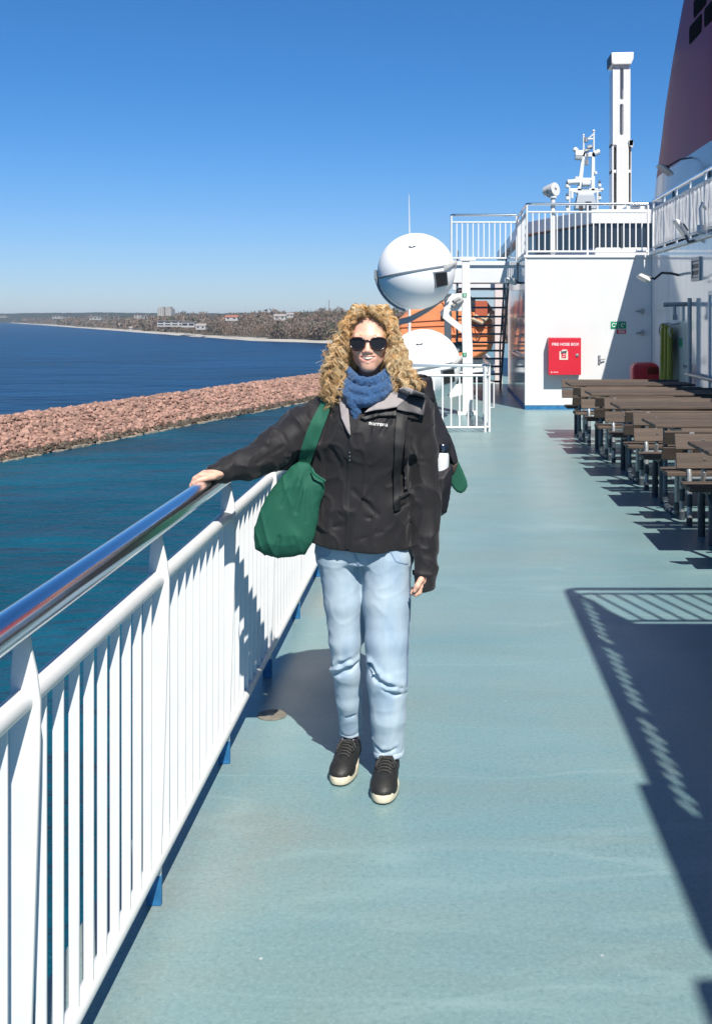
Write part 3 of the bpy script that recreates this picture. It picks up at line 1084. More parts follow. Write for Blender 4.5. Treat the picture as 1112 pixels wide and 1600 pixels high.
def sphere(px, py, r_px, label):
    Y = 18.55
    k = Y / F
    c = W(px, py, Y); R = r_px * k
    t = thing('life_raft_pod', c, label, 'life raft pod', 'white life raft spheres')
    up = Vector((-.17, -.02, .985)).normalized()
    prof = [(max(.001, (R) * math.cos(a)), R * .985 * math.sin(a)) for a in (math.radians(d) for d in range(-90, 91, 6))]
    lo = [p for p in prof if p[1] < -.001]; hi = [p for p in prof if p[1] > .001]
    g = .012
    mb = MB(); mb.lathe([(a, b + 0) for a, b in lo] + [(R * .998, -g)], c, up, 56); mb.build('lower_shell', M['gloss_pod'], t, 30)
    mb = MB(); mb.lathe([(R * .998, g)] + [(a, b) for a, b in hi], c, up, 56); mb.build('upper_shell', M['gloss_pod'], t, 30)
    mb = MB(); mb.lathe([(R * .9, -g), (R * 1.015, -g - .012), (R * 1.02, g * .2), (R * 1.0, g), (R * .9, g)], c, up, 56); mb.build('seam_band', M['pod_grey'], t, 30)

    def at(dx, dz):                     # point on the front of the sphere, dx dz in pixels
        x, z = dx * k, dz * k
        return c + Vector((x, -math.sqrt(max(0, R * R * .985 - x * x - z * z)), z))
    # recessed hatch
    pts = [(26, -3), (46, 0), (48, -22), (29, -27)]
    P = [at(a, b) for a, b in pts]
    n = (sum(P, Vector()) / 4 - c).normalized()
    fr = MB(); fr.prism([p - n * .03 for p in P], n * .066); h = fr.build('hatch', M['pod_grey'], t, 0, .004)
    ctr = sum(P, Vector()) / 4
    fr = MB(); fr.prism([ctr + (p - ctr) * .84 + n * .0365 for p in P], n * .006); fr.build('hatch_opening', M['black'], h, 0)
    # lashing at the seam
    mb = MB(); a, b = at(44, 1), c + Vector((R * 1.02, -.05, .14)); mid = (a + b) / 2 - Vector((0, .14, 0))
    for o in (0, .03): mb.tube([a + Vector((0, -.03, o)), mid + Vector((0, 0, o)), b + Vector((0, -.05, o))], .022, 8)
    mb.build('lashing', M['canvas'], t)
    # small dark mark
    m = at(-5, 34); mb = MB()
    nn = (m - c).normalized()
    mb.obox(m + nn * .003 + Vector((-.024, 0, .004)), Vector((.03, 0, -.012)), nn * .004, Vector((.004, 0, .012)))
    mb.obox(m + nn * .003 + Vector((.024, 0, .008)), Vector((.03, 0, .016)), nn * .004, Vector((-.004, 0, .012)))
    mb.build('mark', M['dark_steel'], t, 0)
    # top fitting and seam lugs
    mb = MB(); q = c + up * R * .985 + Vector((.24, 0, -.04)); mb.tube([q - Vector((.06, 0, .03)), q + Vector((0, 0, .04)), q + Vector((.06, 0, -.01))], .018, 8); mb.build('lifting_eye', M['pod_grey'], t)
    # cradle
    mb = MB()
    seat = [c + (R + .03) * Vector((math.cos(a), 0, math.sin(a))) for a in (math.radians(d) for d in range(182, 262, 8))]
    for yo in (-.1, .1): mb.tube([p + Vector((0, yo, 0)) for p in seat], .024, 8)
    mb.obox(c + Vector((-R - .03, 0, -.06)), (.02, 0, 0), (0, .14, 0), (0, 0, .08))
    mb.build('cradle', M['pod_grey'], t)


M['gloss_pod'] = mat('pod_gelcoat', (0.90, 0.90, 0.90), 0.5, spec=.3, var=(2, 0.03))
M['pod_grey'] = mat('pod_grey_steel', (0.25, 0.28, 0.31), 0.45, metal=.3)
sphere(650, 424, 60.5, 'upper white life raft sphere with dark hatch, held against the sky')
sphere(661, 572, 58.5, 'lower white life raft sphere half hidden behind the curly hair and fence')


def antenna():
    a, b = W(639.5, 372, 24), W(638.5, 304, 24)
    t = thing('whip_antenna', (a.x, a.y, 0), 'thin white whip antenna rising behind the upper sphere', 'antenna')
    mb = MB(); mb.tube([(a.x, a.y, 1.4), a, b], [.035, .018, .006], 8); mb.build('rod', M['rail_white'], t)
    mb = MB(); mb.cyl((a.x, a.y, 0), (a.x, a.y, 1.4), .06); mb.build('mount', M['white'], t)


antenna()


def lifeboat():
    Y0, Y1 = 29.0, 36.0
    t = thing('lifeboat', (.1, 32, .3), 'orange enclosed lifeboat behind the stair and the lower sphere', 'lifeboat')

    def ring(y, s, zt=0):
        k = 29.0 / F
        pts = [(618, 520), (620, 500), (640, 482), (690, 470), (722, 450), (752, 478), (768, 500), (773, 528), (768, 548), (745, 562), (690, 568), (640, 560)]
        cx = (696 - CX) * k
        return [((cx + ((px - CX) * k - cx) * s), y, 1.35 + ((EYE - (py - CY) * k) - 1.35) * s + zt) for px, py in pts]
    mb = MB(); mb.loft([ring(Y0, .93), ring(Y0 + .25, 1.0), ring(Y0 + 3.5, 1.03), ring(Y1 - .6, .95), ring(Y1, .5)])
    mb.build('hull', M['orange'], t, 25, .05)
    k = 29 / F
    mb = MB(); mb.box((727 - CX) * k, (742 - CX) * k, Y0 - .03, Y0 + .05, EYE + 12 * k, EYE + 33 * k); mb.build('window', M['glass_dark'], t, 0, .01)
    mb = MB()
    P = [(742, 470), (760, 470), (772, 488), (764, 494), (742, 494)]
    mb.prism([W(a, b, Y0 - .03) for a, b in P], (0, .06, 0)); mb.build('dark_hatch', M['orange_dark'], t, 0)  # panel in a darker orange than the hull
    mb = MB()
    for py in (522, 537): mb.tube([W(622, py + 2, Y0 - .02), W(690, py, Y0 - .06), W(768, py + 1, Y0 - .02)], .025, 6)
    mb.build('fender', M['orange'], t)
    for pts in (((690, 470.5), (704, 498), (716, 545)), ((640, 503), (690, 500), (722, 499)), ((722, 452), (738, 492), (744, 530)), ((622, 512), (690, 509), (770, 512))):
        mb = MB(); mb.tube([W(a, b, Y0 - .012) for a, b in pts], .012, 6); mb.build('seam', M['orange_dark'], t)
    mb = MB(); mb.box(-.1, .18, Y0 - .10, Y0 + .05, EYE + 2 * k, EYE + 10 * k); mb.build('vent', M['dark_steel'], t, 0, .02)
    mb = MB()
    pts = [W(744 + 8 * math.cos(a), 515 + 13 * math.sin(a), Y0 - .09) for a in np.linspace(0, PI, 9)]
    mb.tube(pts, .018, 6); mb.build('grab_line', M['wood'], t)
    mb = MB(); mb.tube([W(737, 498, Y0 - .05), W(752, 505, Y0 - .15), W(765, 494, Y0 - .05)], .05, 8); mb.tube([W(742, 493, Y0 - .05), W(758, 500, Y0 - .2), W(768, 486, Y0 - .05)], .04, 8); mb.build('rolled_cover', M['canvas_tan'], t)
    mb = MB(); mb.loft([[(x, y, z) for x, z in (((640 - CX) * k, .38), ((690 - CX) * k, .18), ((775 - CX) * k, .30), ((770 - CX) * k, .62), ((640 - CX) * k, .62))] for y in (Y0 + .3, Y1 - .5)]); mb.build('keel', M['white'], t, 0)


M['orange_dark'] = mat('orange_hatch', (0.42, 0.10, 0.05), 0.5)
M['canvas_tan'] = mat('tan_canvas', (0.45, 0.38, 0.28), 0.9, bump=(20, .5, .02))
lifeboat()


def davit():
    t = thing('lifeboat_davit', (1.3, 28.7, 0), 'pale davit frame standing beside the orange lifeboat', 'davit')
    mb = MB(); mb.box(1.30, 1.50, 28.45, 28.75, 0, 3.0); mb.build('leg', M['pink_white'], t, 0, .01)
    mb = MB(); mb.box(.2, 1.50, 28.76, 28.95, 2.45, 2.75); mb.build('arm', M['white'], t, 0, .01)
    mb = MB(); mb.box(-.02, .15, 25.9, 26.1, 0, 2.3); mb.build('winch_post', M['stair_grey'], t, 0, .01)
    mb = MB(); mb.box(-.6, -.15, 24.6, 25.2, 0, .95); mb.cyl((-.4, 24.5, 1.05), (.4, 24.7, 1.05), .12, 12); mb.build('winch', M['galv'], t, 30, .01)


M['pink_white'] = mat('pale_painted_steel', (0.70, 0.60, 0.58), 0.4)
davit()
# ================================================================== superstructure, funnel, masts
def bridge_house():
    t = thing('bridge_house', (5, 27, Z2), 'white upper house with a band of dark windows behind the upper rail', 'deckhouse')
    pl = [(9, 27), (3.72, 27), (2.45, 30.2), (2.2, 31.5), (2.2, 44), (9, 44)]

    def slab(z0, z1, grow, name, m, sm=0):
        c = Vector((6, 35, 0))
        P = []
        for x, y in pl:
            v = Vector((x, y, 0)) - c
            P.append(c + Vector((v.x - grow * (1 if x < 8 else 0), v.y - grow * (1 if y < 32 else -1) * .6, 0)) + Vector((0, 0, z0)))
        mb = MB(); mb.prism(P, (0, 0, z1 - z0)); return mb.build(name, M[m], t, sm, .01)
    slab(Z2 - .1, 3.46, 0, 'lower_wall', 'white')
    slab(3.46, 4.06, -.05, 'window_band', 'glass_dark')
    slab(4.06, 4.40, .10, 'roof', 'white')
    for x in (3.70, 4.35, 5.0, 5.65):
        mb = MB(); mb.box(x, x + .05, 26.985, 27.04, 3.46, 4.06); mb.build('mullion', M['dark_steel'], t, 0)
    mb = MB(); mb.box(4.55, 6.1, 27.3, 31, 4.40, 4.52); mb.box(4.75, 5.75, 27.6, 30, 4.52, 4.66); mb.build('roof_step', M['white'], t, 0, .01)


bridge_house()


def stadium(cx, z0, z1, r, n=8):
    return [(cx + r * math.cos(a), z1 - r + r * math.sin(a)) for a in np.linspace(0, PI, n)] + [(cx + r * math.cos(a), z0 + r + r * math.sin(a)) for a in np.linspace(PI, 2 * PI, n)]


def exhaust_tower():
    Y = 34.0; k = Y / F
    t = thing('vent_tower', ((971 - CX) * k, Y, 4.3), 'tall white slotted tower with a flared cap beside the funnel', 'tower')
    zz = lambda py: EYE - (py - CY) * k
    xx = lambda px: (px - CX) * k
    import bmesh

    def plate(name, outline, holes, y, th):
        """plate with slots: outline and holes in pixels, filled by bmesh"""
        bm = bmesh.new(); edges = []
        for loop in [outline] + holes:
            vs = [bm.verts.new((xx(a), y, zz(b))) for a, b in loop]
            edges += [bm.edges.new((vs[i], vs[(i + 1) % len(vs)])) for i in range(len(vs))]
        bmesh.ops.triangle_fill(bm, use_beauty=True, use_dissolve=False, edges=edges)
        ex = bmesh.ops.extrude_face_region(bm, geom=list(bm.faces))
        bmesh.ops.translate(bm, verts=[g for g in ex['geom'] if isinstance(g, bmesh.types.BMVert)], vec=(0, th, 0))
        bmesh.ops.recalc_face_normals(bm, faces=bm.faces)
        bmesh.ops.translate(bm, verts=bm.verts, vec=[-v for v in ORG[t.name]])
        me = bpy.data.meshes.new(name); bm.to_mesh(me); bm.free(); me.materials.append(M['white'])
        return link(name, me, t, 30)
    up = [(957.5, 226)] + [(970.8 + 13.4 * math.cos(a), 110 - 12 * math.sin(a)) for a in np.linspace(PI, 0, 12)] + [(984, 226)]
    slot = lambda x0, x1, y0, y1: [(x0 + (x1 - x0) / 2 * (1 + math.cos(a)), y0 + 2.6 - 2.6 * math.sin(a)) for a in np.linspace(0, PI, 6)] + [(x0 + (x1 - x0) / 2 * (1 + math.cos(a)), y1 - 2.6 - 2.6 * math.sin(a)) for a in np.linspace(PI, 2 * PI, 6)]
    plate('slotted_plate', up, [slot(968, 973.5, 105, 155.5), slot(967.5, 973.5, 162, 211)], Y, .10)
    plate('rear_plate', up, [], Y + .55, .10)
    low = [(956, 330), (956, 226), (986, 226), (986, 330)]
    # side fins of the lower half with slots
    mb = MB(); mb.box(xx(962.5), xx(981.5), Y - .02, Y + .12, zz(332), zz(226)); mb.build('core_plate', M['white'], t, 0, .01)
    mb = MB()
    for x0, x1 in ((955.6, 958.4), (984.6, 986)):
        mb.box(xx(x0), xx(x1), Y + .02, Y + .66, zz(332), zz(218))
    mb.build('side_plate', M['white'], t, 0, .01)
    mb = MB()
    for py in (226, 267.5, 330): mb.box(xx(955.6), xx(986), Y + .03, Y + .6, zz(py + 2.2), zz(py - 2.2))
    mb.build('cross_plate', M['white'], t, 0, .006)
    mb = MB(); mb.box(xx(957), xx(985), Y + .60, Y + .66, zz(332), zz(226)); mb.build('back_plate', M['white'], t, 0)
    # inner slit strip seen at the left of the upper half
    mb = MB(); mb.box(xx(956.6), xx(957.6), Y - .02, Y + .66, zz(226), zz(108)); mb.build('edge_plate', M['white'], t, 0)
    # collar and cap
    mb = MB(); mb.box(xx(982), xx(988), Y - .08, Y + .7, zz(228), zz(219.5)); mb.prism([(xx(981), Y - .08, zz(219.5)), (xx(988), Y - .08, zz(219.5)), (xx(987), Y - .08, zz(231)), (xx(982), Y - .08, zz(228))], (0, .78, 0)); mb.build('collar', M['white'], t, 0)
    mb = MB()
    mb.loft([[(xx(a), Y + yo, zz(b)) for a, b in ((953.5, 83.5), (988.6, 82.5), (988.2, 93), (984.5, 101.5), (957, 102), (954, 100))] for yo in (-.12, .75)])
    mb.build('cap', M['white'], t, 0, .02)
    mb = MB(); mb.box(xx(953.0), xx(954.2), Y - .1, Y + .74, zz(101), zz(85)); mb.build('cap_grille', M['black'], t, 0)
    # base
    mb = MB(); mb.prism([(xx(948), Y - .1, zz(345)), (xx(994), Y - .1, zz(345)), (xx(990), Y - .1, zz(329)), (xx(952), Y - .1, zz(329))], (0, .9, 0)); mb.build('base', M['white'], t, 0, .01)


exhaust_tower()


def radar_mast():
    Y = 62.0
    k = Y / F
    p0 = W(915, 330, Y)
    t = thing('radar_mast', (p0.x, Y, Z2), 'white lattice radar mast with lamps and platform beyond the upper rail', 'mast')

    def q(px, py, dy=0): return W(px, py, Y) + Vector((0, dy, 0))

    def thin(mb, p, q_, rad, seg=10): mb.cyl(p, q_, rad * .42, seg)

    def quad(mb, pts, th=.25): mb.prism([q(a, b) for a, b in pts], (0, th, 0))
    mb = MB(); quad(mb, [(909, 238), (914, 238), (908, 298), (901, 298)]); quad(mb, [(924, 238), (929, 238), (929, 298), (923, 298)])
    quad(mb, [(909, 245), (929, 245), (929, 238), (909, 238)]); quad(mb, [(908, 282), (924, 282), (924, 278), (909, 278)])
    quad(mb, [(907, 289), (921, 289), (921, 286), (908, 286)])
    mb.build('leg_frame', M['white'], t, 0, .02)
    mb = MB()
    thin(mb, q(911, 238), q(911, 212), .13, 8); thin(mb, q(927, 238), q(927, 206), .13, 8); thin(mb, q(927, 209), q(918, 217.5), .1, 8); thin(mb, q(918, 217.5), q(927, 217), .1, 8)
    mb.ball(q(911, 211), .2 * .36, 8); mb.ball(q(927, 204.5), .24 * .36, 8)
    mb.build('top_pole', M['white'], t)
    mb = MB(); thin(mb, q(914.5, 222), q(914.5, 215), .3, 10); thin(mb, q(917, 231), q(924, 229), .34, 10); thin(mb, q(913, 236), q(920, 234), .25, 10); thin(mb, q(915, 258), q(917, 240), .16, 8); mb.box(q(912, 0).x, q(919, 0).x, Y, Y + .3, q(0, 257).z, q(0, 250).z)
    mb.build('equipment', M['galv'], t, 30)
    mb = MB(); quad(mb, [(890, 298), (943, 297), (942, 294), (890, 294.5)], .9); quad(mb, [(890, 298), (901, 302), (903, 298)]); quad(mb, [(942, 298), (928, 302), (927, 298)])
    quad(mb, [(903, 305), (927, 305), (929, 296), (901, 296)], .6); mb.build('platform', M['white'], t, 0, .02)
    mb = MB(); quad(mb, [(898, 326), (932, 326), (928, 305), (902, 305)], .8); mb.build('mast_house', M['mast_grey'], t, 0, .02)
    mb = MB(); mb.box(q(904, 0).x, q(910, 0).x, Y - .05, Y + .05, q(0, 330).z, q(0, 318).z); mb.box(q(914, 0).x, q(923, 0).x, Y - .05, Y + .05, q(0, 330).z, q(0, 315).z); mb.build('dark_panel', M['glass_dark'], t, 0)
    mb = MB(); mb.cyl(q(886, 285), q(905, 284), .16, 10); mb.cyl(q(909, 287), q(921, 287), .2, 10); mb.cyl(q(900, 281), q(901, 276), .12, 8); mb.build('radar_scanner', M['white'], t)
    mb = MB(); mb.lathe([(.06, -.12), (.17, 0), (.15, .10), (.05, .18)], q(898.5, 235), (0, 0, 1), 14); mb.cyl(q(898, 242), q(909, 243), .3, 8); mb.cyl(q(936, 237), q(928, 240), .14, 8); mb.ball(q(934, 236), .11, 10); mb.build('satellite_dome', M['white'], t)
    for a, b in ((885.5, 290), (885.5, 309), (885.5, 327), (936, 289), (936, 309)):
        mb = MB(); mb.lathe([(.03, -.16), (.11, -.10), (.11, .06), (.04, .09)], q(a, b), (0, 0, 1), 10); l_ = mb.build('lantern', M['white'], t)
        mb = MB(); mb.lathe([(.08, .10), (.06, .20), (.02, .28)], q(a, b), (0, 0, 1), 10); mb.build('lantern_top', M['dark_steel'], l_)
    for x0, y0, x1, y1, rr in ((889, 290, 889, 330, .05), (893, 298, 893, 310, .09), (932.5, 300, 932.5, 330, .07), (929.5, 268, 930, 272, .1)):
        mb = MB(); mb.cyl(q(x0, y0), q(x1, y1), rr, 8); mb.build('stay', M['white'], t)


M['mast_grey'] = mat('mast_grey_paint', (0.45, 0.47, 0.50), 0.5)
radar_mast()


def searchlight():
    Y = 20.5
    a = W(863, 385, Y)
    t = thing('searchlight', (a.x, Y, Z2 + .03), 'white swivelling searchlight on a pole at the upper rail', 'searchlight')
    b = W(863, 308, Y)
    mb = MB(); mb.tube([(a.x, Y - .03, Z2 + .03), (a.x, Y - .03, b.z)], .045, 12); mb.cyl((a.x, Y - .03, b.z - .02), (a.x, Y - .03, b.z + .03), .075, 12); mb.build('pole', M['white'], t)
    c = W(861, 297, Y)
    ax = Vector((.62, -.62, .12)).normalized()
    mb = MB(); mb.lathe([(.06, -.17), (.09, -.15), (.115, -.02), (.125, .08), (.128, .10), (.11, .10)], c, ax, 22); hd = mb.build('lamp_head', M['lamp_white'], t, 40)
    mb = MB(); mb.lathe([(.108, .075), (.10, .085)], c, ax, 20); mb.lathe([(.05, .086), (.03, .10)], c, ax, 14); mb.build('lens', M['glass_dark'], hd)
    mb = MB(); s = ax.cross(Vector((0, 0, 1))).normalized(); mb.tube([c + s * .13, c + s * .13 - Vector((0, 0, .12)), c - Vector((0, 0, .15)), c - s * .13 - Vector((0, 0, .12)), c - s * .13], .012, 8); mb.cyl(c - Vector((0, 0, .15)), (a.x, Y - .03, b.z), .02, 8); mb.build('yoke', M['dark_steel'], t)


searchlight()


def funnel():
    G = 1.304                         # the funnel stands well inboard of the right wall
    zg = lambda z: EYE + (z - EYE) * G
    XL, XR = 4.62 * G, 12.6
    t = thing('funnel', (9, 26, Z2), 'huge dark red ship funnel with black louvre openings on a white base', 'funnel')
    xc, hx = (XL + XR) / 2, (XR - XL) / 2

    def ring(z, y0, y1, shrink=0.0, n=96):
        out = []
        cy, hy = (y0 + y1) / 2, (y1 - y0) / 2
        for i in range(n):
            a = 2 * PI * i / n
            c, s = math.cos(a), math.sin(a)
            e = .32
            out.append((xc + (hx - shrink) * math.copysign(abs(c) ** e, c), cy + hy * math.copysign(abs(s) ** e, s), z))
        return out
    far = lambda z: float(np.interp(zg(z), [3, 5.46, 6.3, 8.06, 9.87, 13], [33.9, 32.7, 31.9, 30.6, 28.3, 23.6])) + .5
    mb = MB(); mb.loft([ring(zg(z) if z > 3 else Z2, 22.3, far(max(z, 4.0))) for z in (Z2 - .1, 3.6, 4.0, 4.8)])
    mb.build('base', M['base_shaded'], t, 45)
    zs = [4.8, 5.4, 6.2, 7, 7.8, 8.6, 9.4, 10.2]
    mb = MB(); mb.loft([ring(zg(z), 22.3 + .3 * (z - 4.8), far(z), .012 * (z - 4.8)) for z in zs])
    mb.build('casing', M['funnel'], t, 45)
    for y0, y1 in ((22.0, 23.2), (20.5, 21.7), (19.0, 20.2), (17.5, 18.7)):
        mb = MB(); mb.box(XL - .04, XL + .4, y0 * G, y1 * G, zg(3.75), zg(4.28))
        mb.build('window', M['glass_dark'], t, 0, .03)
    for y0, z0 in ((19.35, 7.30), (19.70, 6.90), (18.2, 7.30), (18.5, 6.90), (18.9, 7.70), (17.7, 7.70)):
        pts = []
        h, w, r = .34 * G, 1.0 * G, .1
        for cx, cz, a0 in ((w - r, h - r, 0), (r, h - r, 1), (r, r, 2), (w - r, r, 3)):
            for q in np.linspace(0, PI / 2, 4):
                a = a0 * PI / 2 + q
                pts.append((XL - .005 + .012 * (z0 - 4.8), y0 * G + (cx + r * math.cos(a)), zg(z0) + cz + r * math.sin(a)))
        mb = MB(); mb.prism(pts, (.2, 0, 0))
        mb.build('louvre_opening', M['void'], t, 0)


M['base_shaded'] = mat('funnel_base_shade', (0.27, 0.34, 0.40), 0.25, var=(.8, .08), coat=.3)  # white base, with the blue-grey of its shade put into the colour
funnel()


def flood(label, head, direction, arm, size=(.22, .15, .05), up=(0, 0, 1)):
    """floodlight: flat housing at head facing direction, on a bent tube arm"""
    t = thing('floodlight', arm[0], label, 'floodlight')
    c = Vector(head); d = Vector(direction).normalized(); u = Vector(up); s = d.cross(u).normalized(); u = s.cross(d).normalized()
    a, b, e = [q * .78 for q in size]
    mb = MB(); mb.loft([[c + s * x * a * f + u * z * b * f + d * w for x, z in ((-1, -1), (1, -1), (1, 1), (-1, 1))] for f, w in ((.7, -e * 1.2), (1, -e * .3), (1.04, e * .5), (1.04, e * .8))])
    h = mb.build('housing', M['lamp_white'], t, 0, .01)
    mb = MB(); mb.obox(c + d * (e * .82), s * a * .88, u * b * .85, d * e * .06); mb.build('glass', M['lamp_glass'], h, 0)
    mb = MB(); mb.obox(c - d * e * 1.2 - u * .02, s * a * .25, u * b * .4, d * .04)
    mb.tube([c - d * e * 1.4] + [Vector(p) for p in arm[::-1]], .022, 8); mb.build('arm', M['dark_steel'], t, 30)
    return t


flood('floodlight on a long bent arm in front of the shaded wall corner', (3.28, 18.0, 2.37), (-.45, -.2, -.85), [(3.86, 18.0, 2.42), (3.74, 18.0, 2.45), (3.58, 18.0, 2.46), (3.46, 18.0, 2.36)], (.13, .11, .045), (0, -1, 0))
flood('floodlight standing at the foot of the canvas screened rail', (3.66, 16.9, 3.10), (-.8, -.15, -.55), [(3.82, 16.6, 2.90), (3.74, 16.75, 2.88), (3.72, 16.85, 3.0)], (.10, .21, .045), (-.3, 0, .95))
flood('floodlight bracketed to the glossy left side of the deckhouse', W(799, 439, 21.2), (-.6, -.35, -.7), [(1.5, 21.35, 2.40), W(808, 442, 21.3), W(804, 437, 21.25)], (.12, .09, .05), (.3, 0, .9))
flood('floodlight sticking out from the pale base of the funnel', (5.50, 27.25, 5.43), (-.5, -.2, -.8), [(6.04, 26.6, 5.64), (5.80, 26.9, 5.64), (5.65, 27.1, 5.56)], (.26, .16, .06), (-.2, .95, .1))
mbx = thing('mooring_light', (3.82, 15.9, 2.95), 'white curved lamp bracket hanging on the canvas screened rail', 'lamp bracket')
mb = MB(); mb.tube([(3.80, 15.8, 2.97), (3.72, 15.8, 3.0), (3.70, 15.8, 3.3), (3.74, 15.85, 3.38), (3.80, 15.9, 3.3)], .025, 10); mb.build('bracket', M['white'], mbx)
mb = MB(); mb.lathe([(.05, -.06), (.075, -.02), (.06, .08)], (3.72, 15.8, 2.98), (0, 0, 1), 12); mb.build('lamp', M['lamp_white'], mbx)


def fire_box():
    k = 20.35 / F
    x0, x1, z0, z1 = (854.5 - CX) * k, (905 - CX) * k, EYE - (585 - CY) * k, EYE - (527 - CY) * k
    y0 = 20.35 - .23
    t = thing('fire_hose_box', ((x0 + x1) / 2, 20.25, z0), 'red wall box lettered FIRE HOSE BOX on the white deckhouse wall', 'fire hose box')
    mb = MB(); mb.box(x0, x1, y0 + .012, 20.348, z0, z1); mb.build('cabinet', M['red'], t, 0, .012)
    mb = MB(); mb.box(x0 + .004, x1 - .004, y0, y0 + .011, z0 + .004, z1 - .004); dr = mb.build('door', M['red'], t, 0, .004)
    xc = (x0 + x1) / 2
    text_mesh('FIRE HOSE BOX', .072, M['grey_text'], 'lettering', dr, (xc + .01, y0 - .001, EYE - (539.5 - CY) * k), bold=.0015)
    text_mesh('PROTEK', .03, M['grey_text'], 'small_lettering', dr, (xc - .17, y0 - .001, EYE - (582 - CY) * k)) if False else None
    mb = MB()
    a = W(861, 582.3, y0); mb.prism([a + Vector((-.018, -.001, 0)), a + Vector((.018, -.001, 0)), a + Vector((0, -.001, .026))], (0, -.001, 0))
    for i in range(7): mb.box(a.x + .035 + i * .013, a.x + .044 + i * .013, y0 - .002, y0 - .001, a.z + .002, a.z + .016)
    mb.build('maker_mark', M['grey_text'], dr, 0)
    c = W(880, 555.5, y0)
    mb = MB(); mb.box(c.x - .078, c.x + .078, y0 - .004, y0 - .001, c.z - .078, c.z + .078); st = mb.build('sticker', M['sticker'], dr, 0)
    mb = MB(); mb.box(c.x - .045, c.x + .045, y0 - .006, y0 - .0045, c.z - .05, c.z + .045); mb.build('sticker_field', M['red'], st, 0)
    mb = MB(); mb.tube([c + Vector((-.03, -.008, -.03)), c + Vector((.01, -.008, -.02)), c + Vector((.03, -.008, .02)), c + Vector((0, -.008, .03)), c + Vector((-.02, -.008, .01))], .005, 6); mb.build('sticker_picture', M['sign_white'], st)
    mb = MB(); mb.obox(c + Vector((0, -.03, .095)), (.04, 0, .004), (0, .012, 0), (0, 0, .012)); mb.cyl(c + Vector((0, 0, .095)), c + Vector((0, -.03, .095)), .018, 10); mb.cyl(c + Vector((.05, -.02, .10)), c + Vector((.05, -.045, .10)), .014, 8); mb.build('handle', M['lamp_white'], dr, 30)
    h = W(901, 555, y0); mb = MB(); mb.lathe([(.03, 0), (.03, .012), (.012, .016), (.01, .03)], h, (0, -1, 0), 14); mb.build('latch', M['galv'], dr)


M['sticker'] = mat('cream_sticker', (0.72, 0.66, 0.55), 0.5)
fire_box()


def signs():
    k = 20.35 / F
    Y = 20.345
    for i, (a, b) in enumerate(((953.5, 964.6), (966, 977.3))):
        p, q = W(a, 513.5, Y), W(b, 502.5, Y)
        t = thing('safety_sign', (p.x, Y, p.z), ('green safety sign with white ring pictogram, left of the pair', 'green safety sign with white bent arrow pictogram, right of the pair')[i] + ' on the white wall', 'sign', 'signs on the deckhouse wall')
        mb = MB(); mb.box(p.x, q.x, Y - .006, Y, p.z, q.z); mb.build('panel', M['green_sign'], t, 0)
        c = (p + q) / 2 - Vector((0, .0075, 0))
        mb = MB()
        if i == 0:
            mb.tube([c + Vector((.032 * math.cos(s) - .012, 0, .032 * math.sin(s))) for s in np.linspace(.6, 2 * PI - .4, 14)], .007, 6)
            mb.box(c.x + .028, c.x + .045, c.y - .001, c.y + .001, c.z + .012, c.z + .04)
        else:
            mb.tube([c + Vector((.03 * math.cos(s) + .005, 0, .03 * math.sin(s))) for s in np.linspace(1.2, 5.0, 12)], .007, 6)
            mb.obox(c + Vector((.035, 0, .022)), (.012, 0, .012), (0, .001, 0), (.004, 0, -.004))
        mb.build('pictogram', M['sign_white'], t)
    p, q = W(962.5, 521.5, Y), W(977, 515.2, Y)
    t = thing('fire_sign', (p.x, Y, p.z), 'small red sign under the pair of green signs', 'sign', 'signs on the deckhouse wall')
    mb = MB(); mb.box(p.x, q.x, Y - .006, Y, p.z, q.z); mb.build('panel', M['red'], t, 0)
    mb = MB()
    for j in range(2): mb.box(p.x + .03, q.x - .02, Y - .008, Y - .007, p.z + .02 + .025 * j, p.z + .032 + .025 * j)
    mb.build('print', M['grey_text'], t, 0)


signs()


def red_cover():
    Y = 19.2; k = Y / F
    x0, x1 = (985 - CX) * k, (1027 - CX) * k
    t = thing('red_cover', ((x0 + x1) / 2, Y, 0), 'rounded red plastic equipment cover in the shaded wall corner', 'equipment cover')
    z1 = EYE - (566 - CY) * k
    mb = MB()
    mb.loft([[(x, y, z) for x, y in ((x0 + i, Y - .16 + i), (x1 - i, Y - .16 + i), (x1 - i, Y + .16 - i), (x0 + i, Y + .16 - i))] for z, i in ((z1 - .55, .0), (z1 - .10, .0), (z1 - .03, .03), (z1, .09))])
    c = mb.build('cover', M['red'], t, 0, .03)
    mb = MB(); mb.box(x0 + .26, x1 - .02, Y - .166, Y - .158, z1 - .21, z1 - .08); mb.build('window', M['dark_red'], c, 0, .008)
    mb = MB()
    for x in (x0 + .05, x1 - .05):
        for y in (Y - .1, Y + .1): mb.cyl((x, y, 0), (x, y, z1 - .54), .018, 8)
    mb.build('stand', M['galv'], t)


M['dark_red'] = mat('dark_red_panel', (0.16, 0.01, 0.012), 0.3)
red_cover()


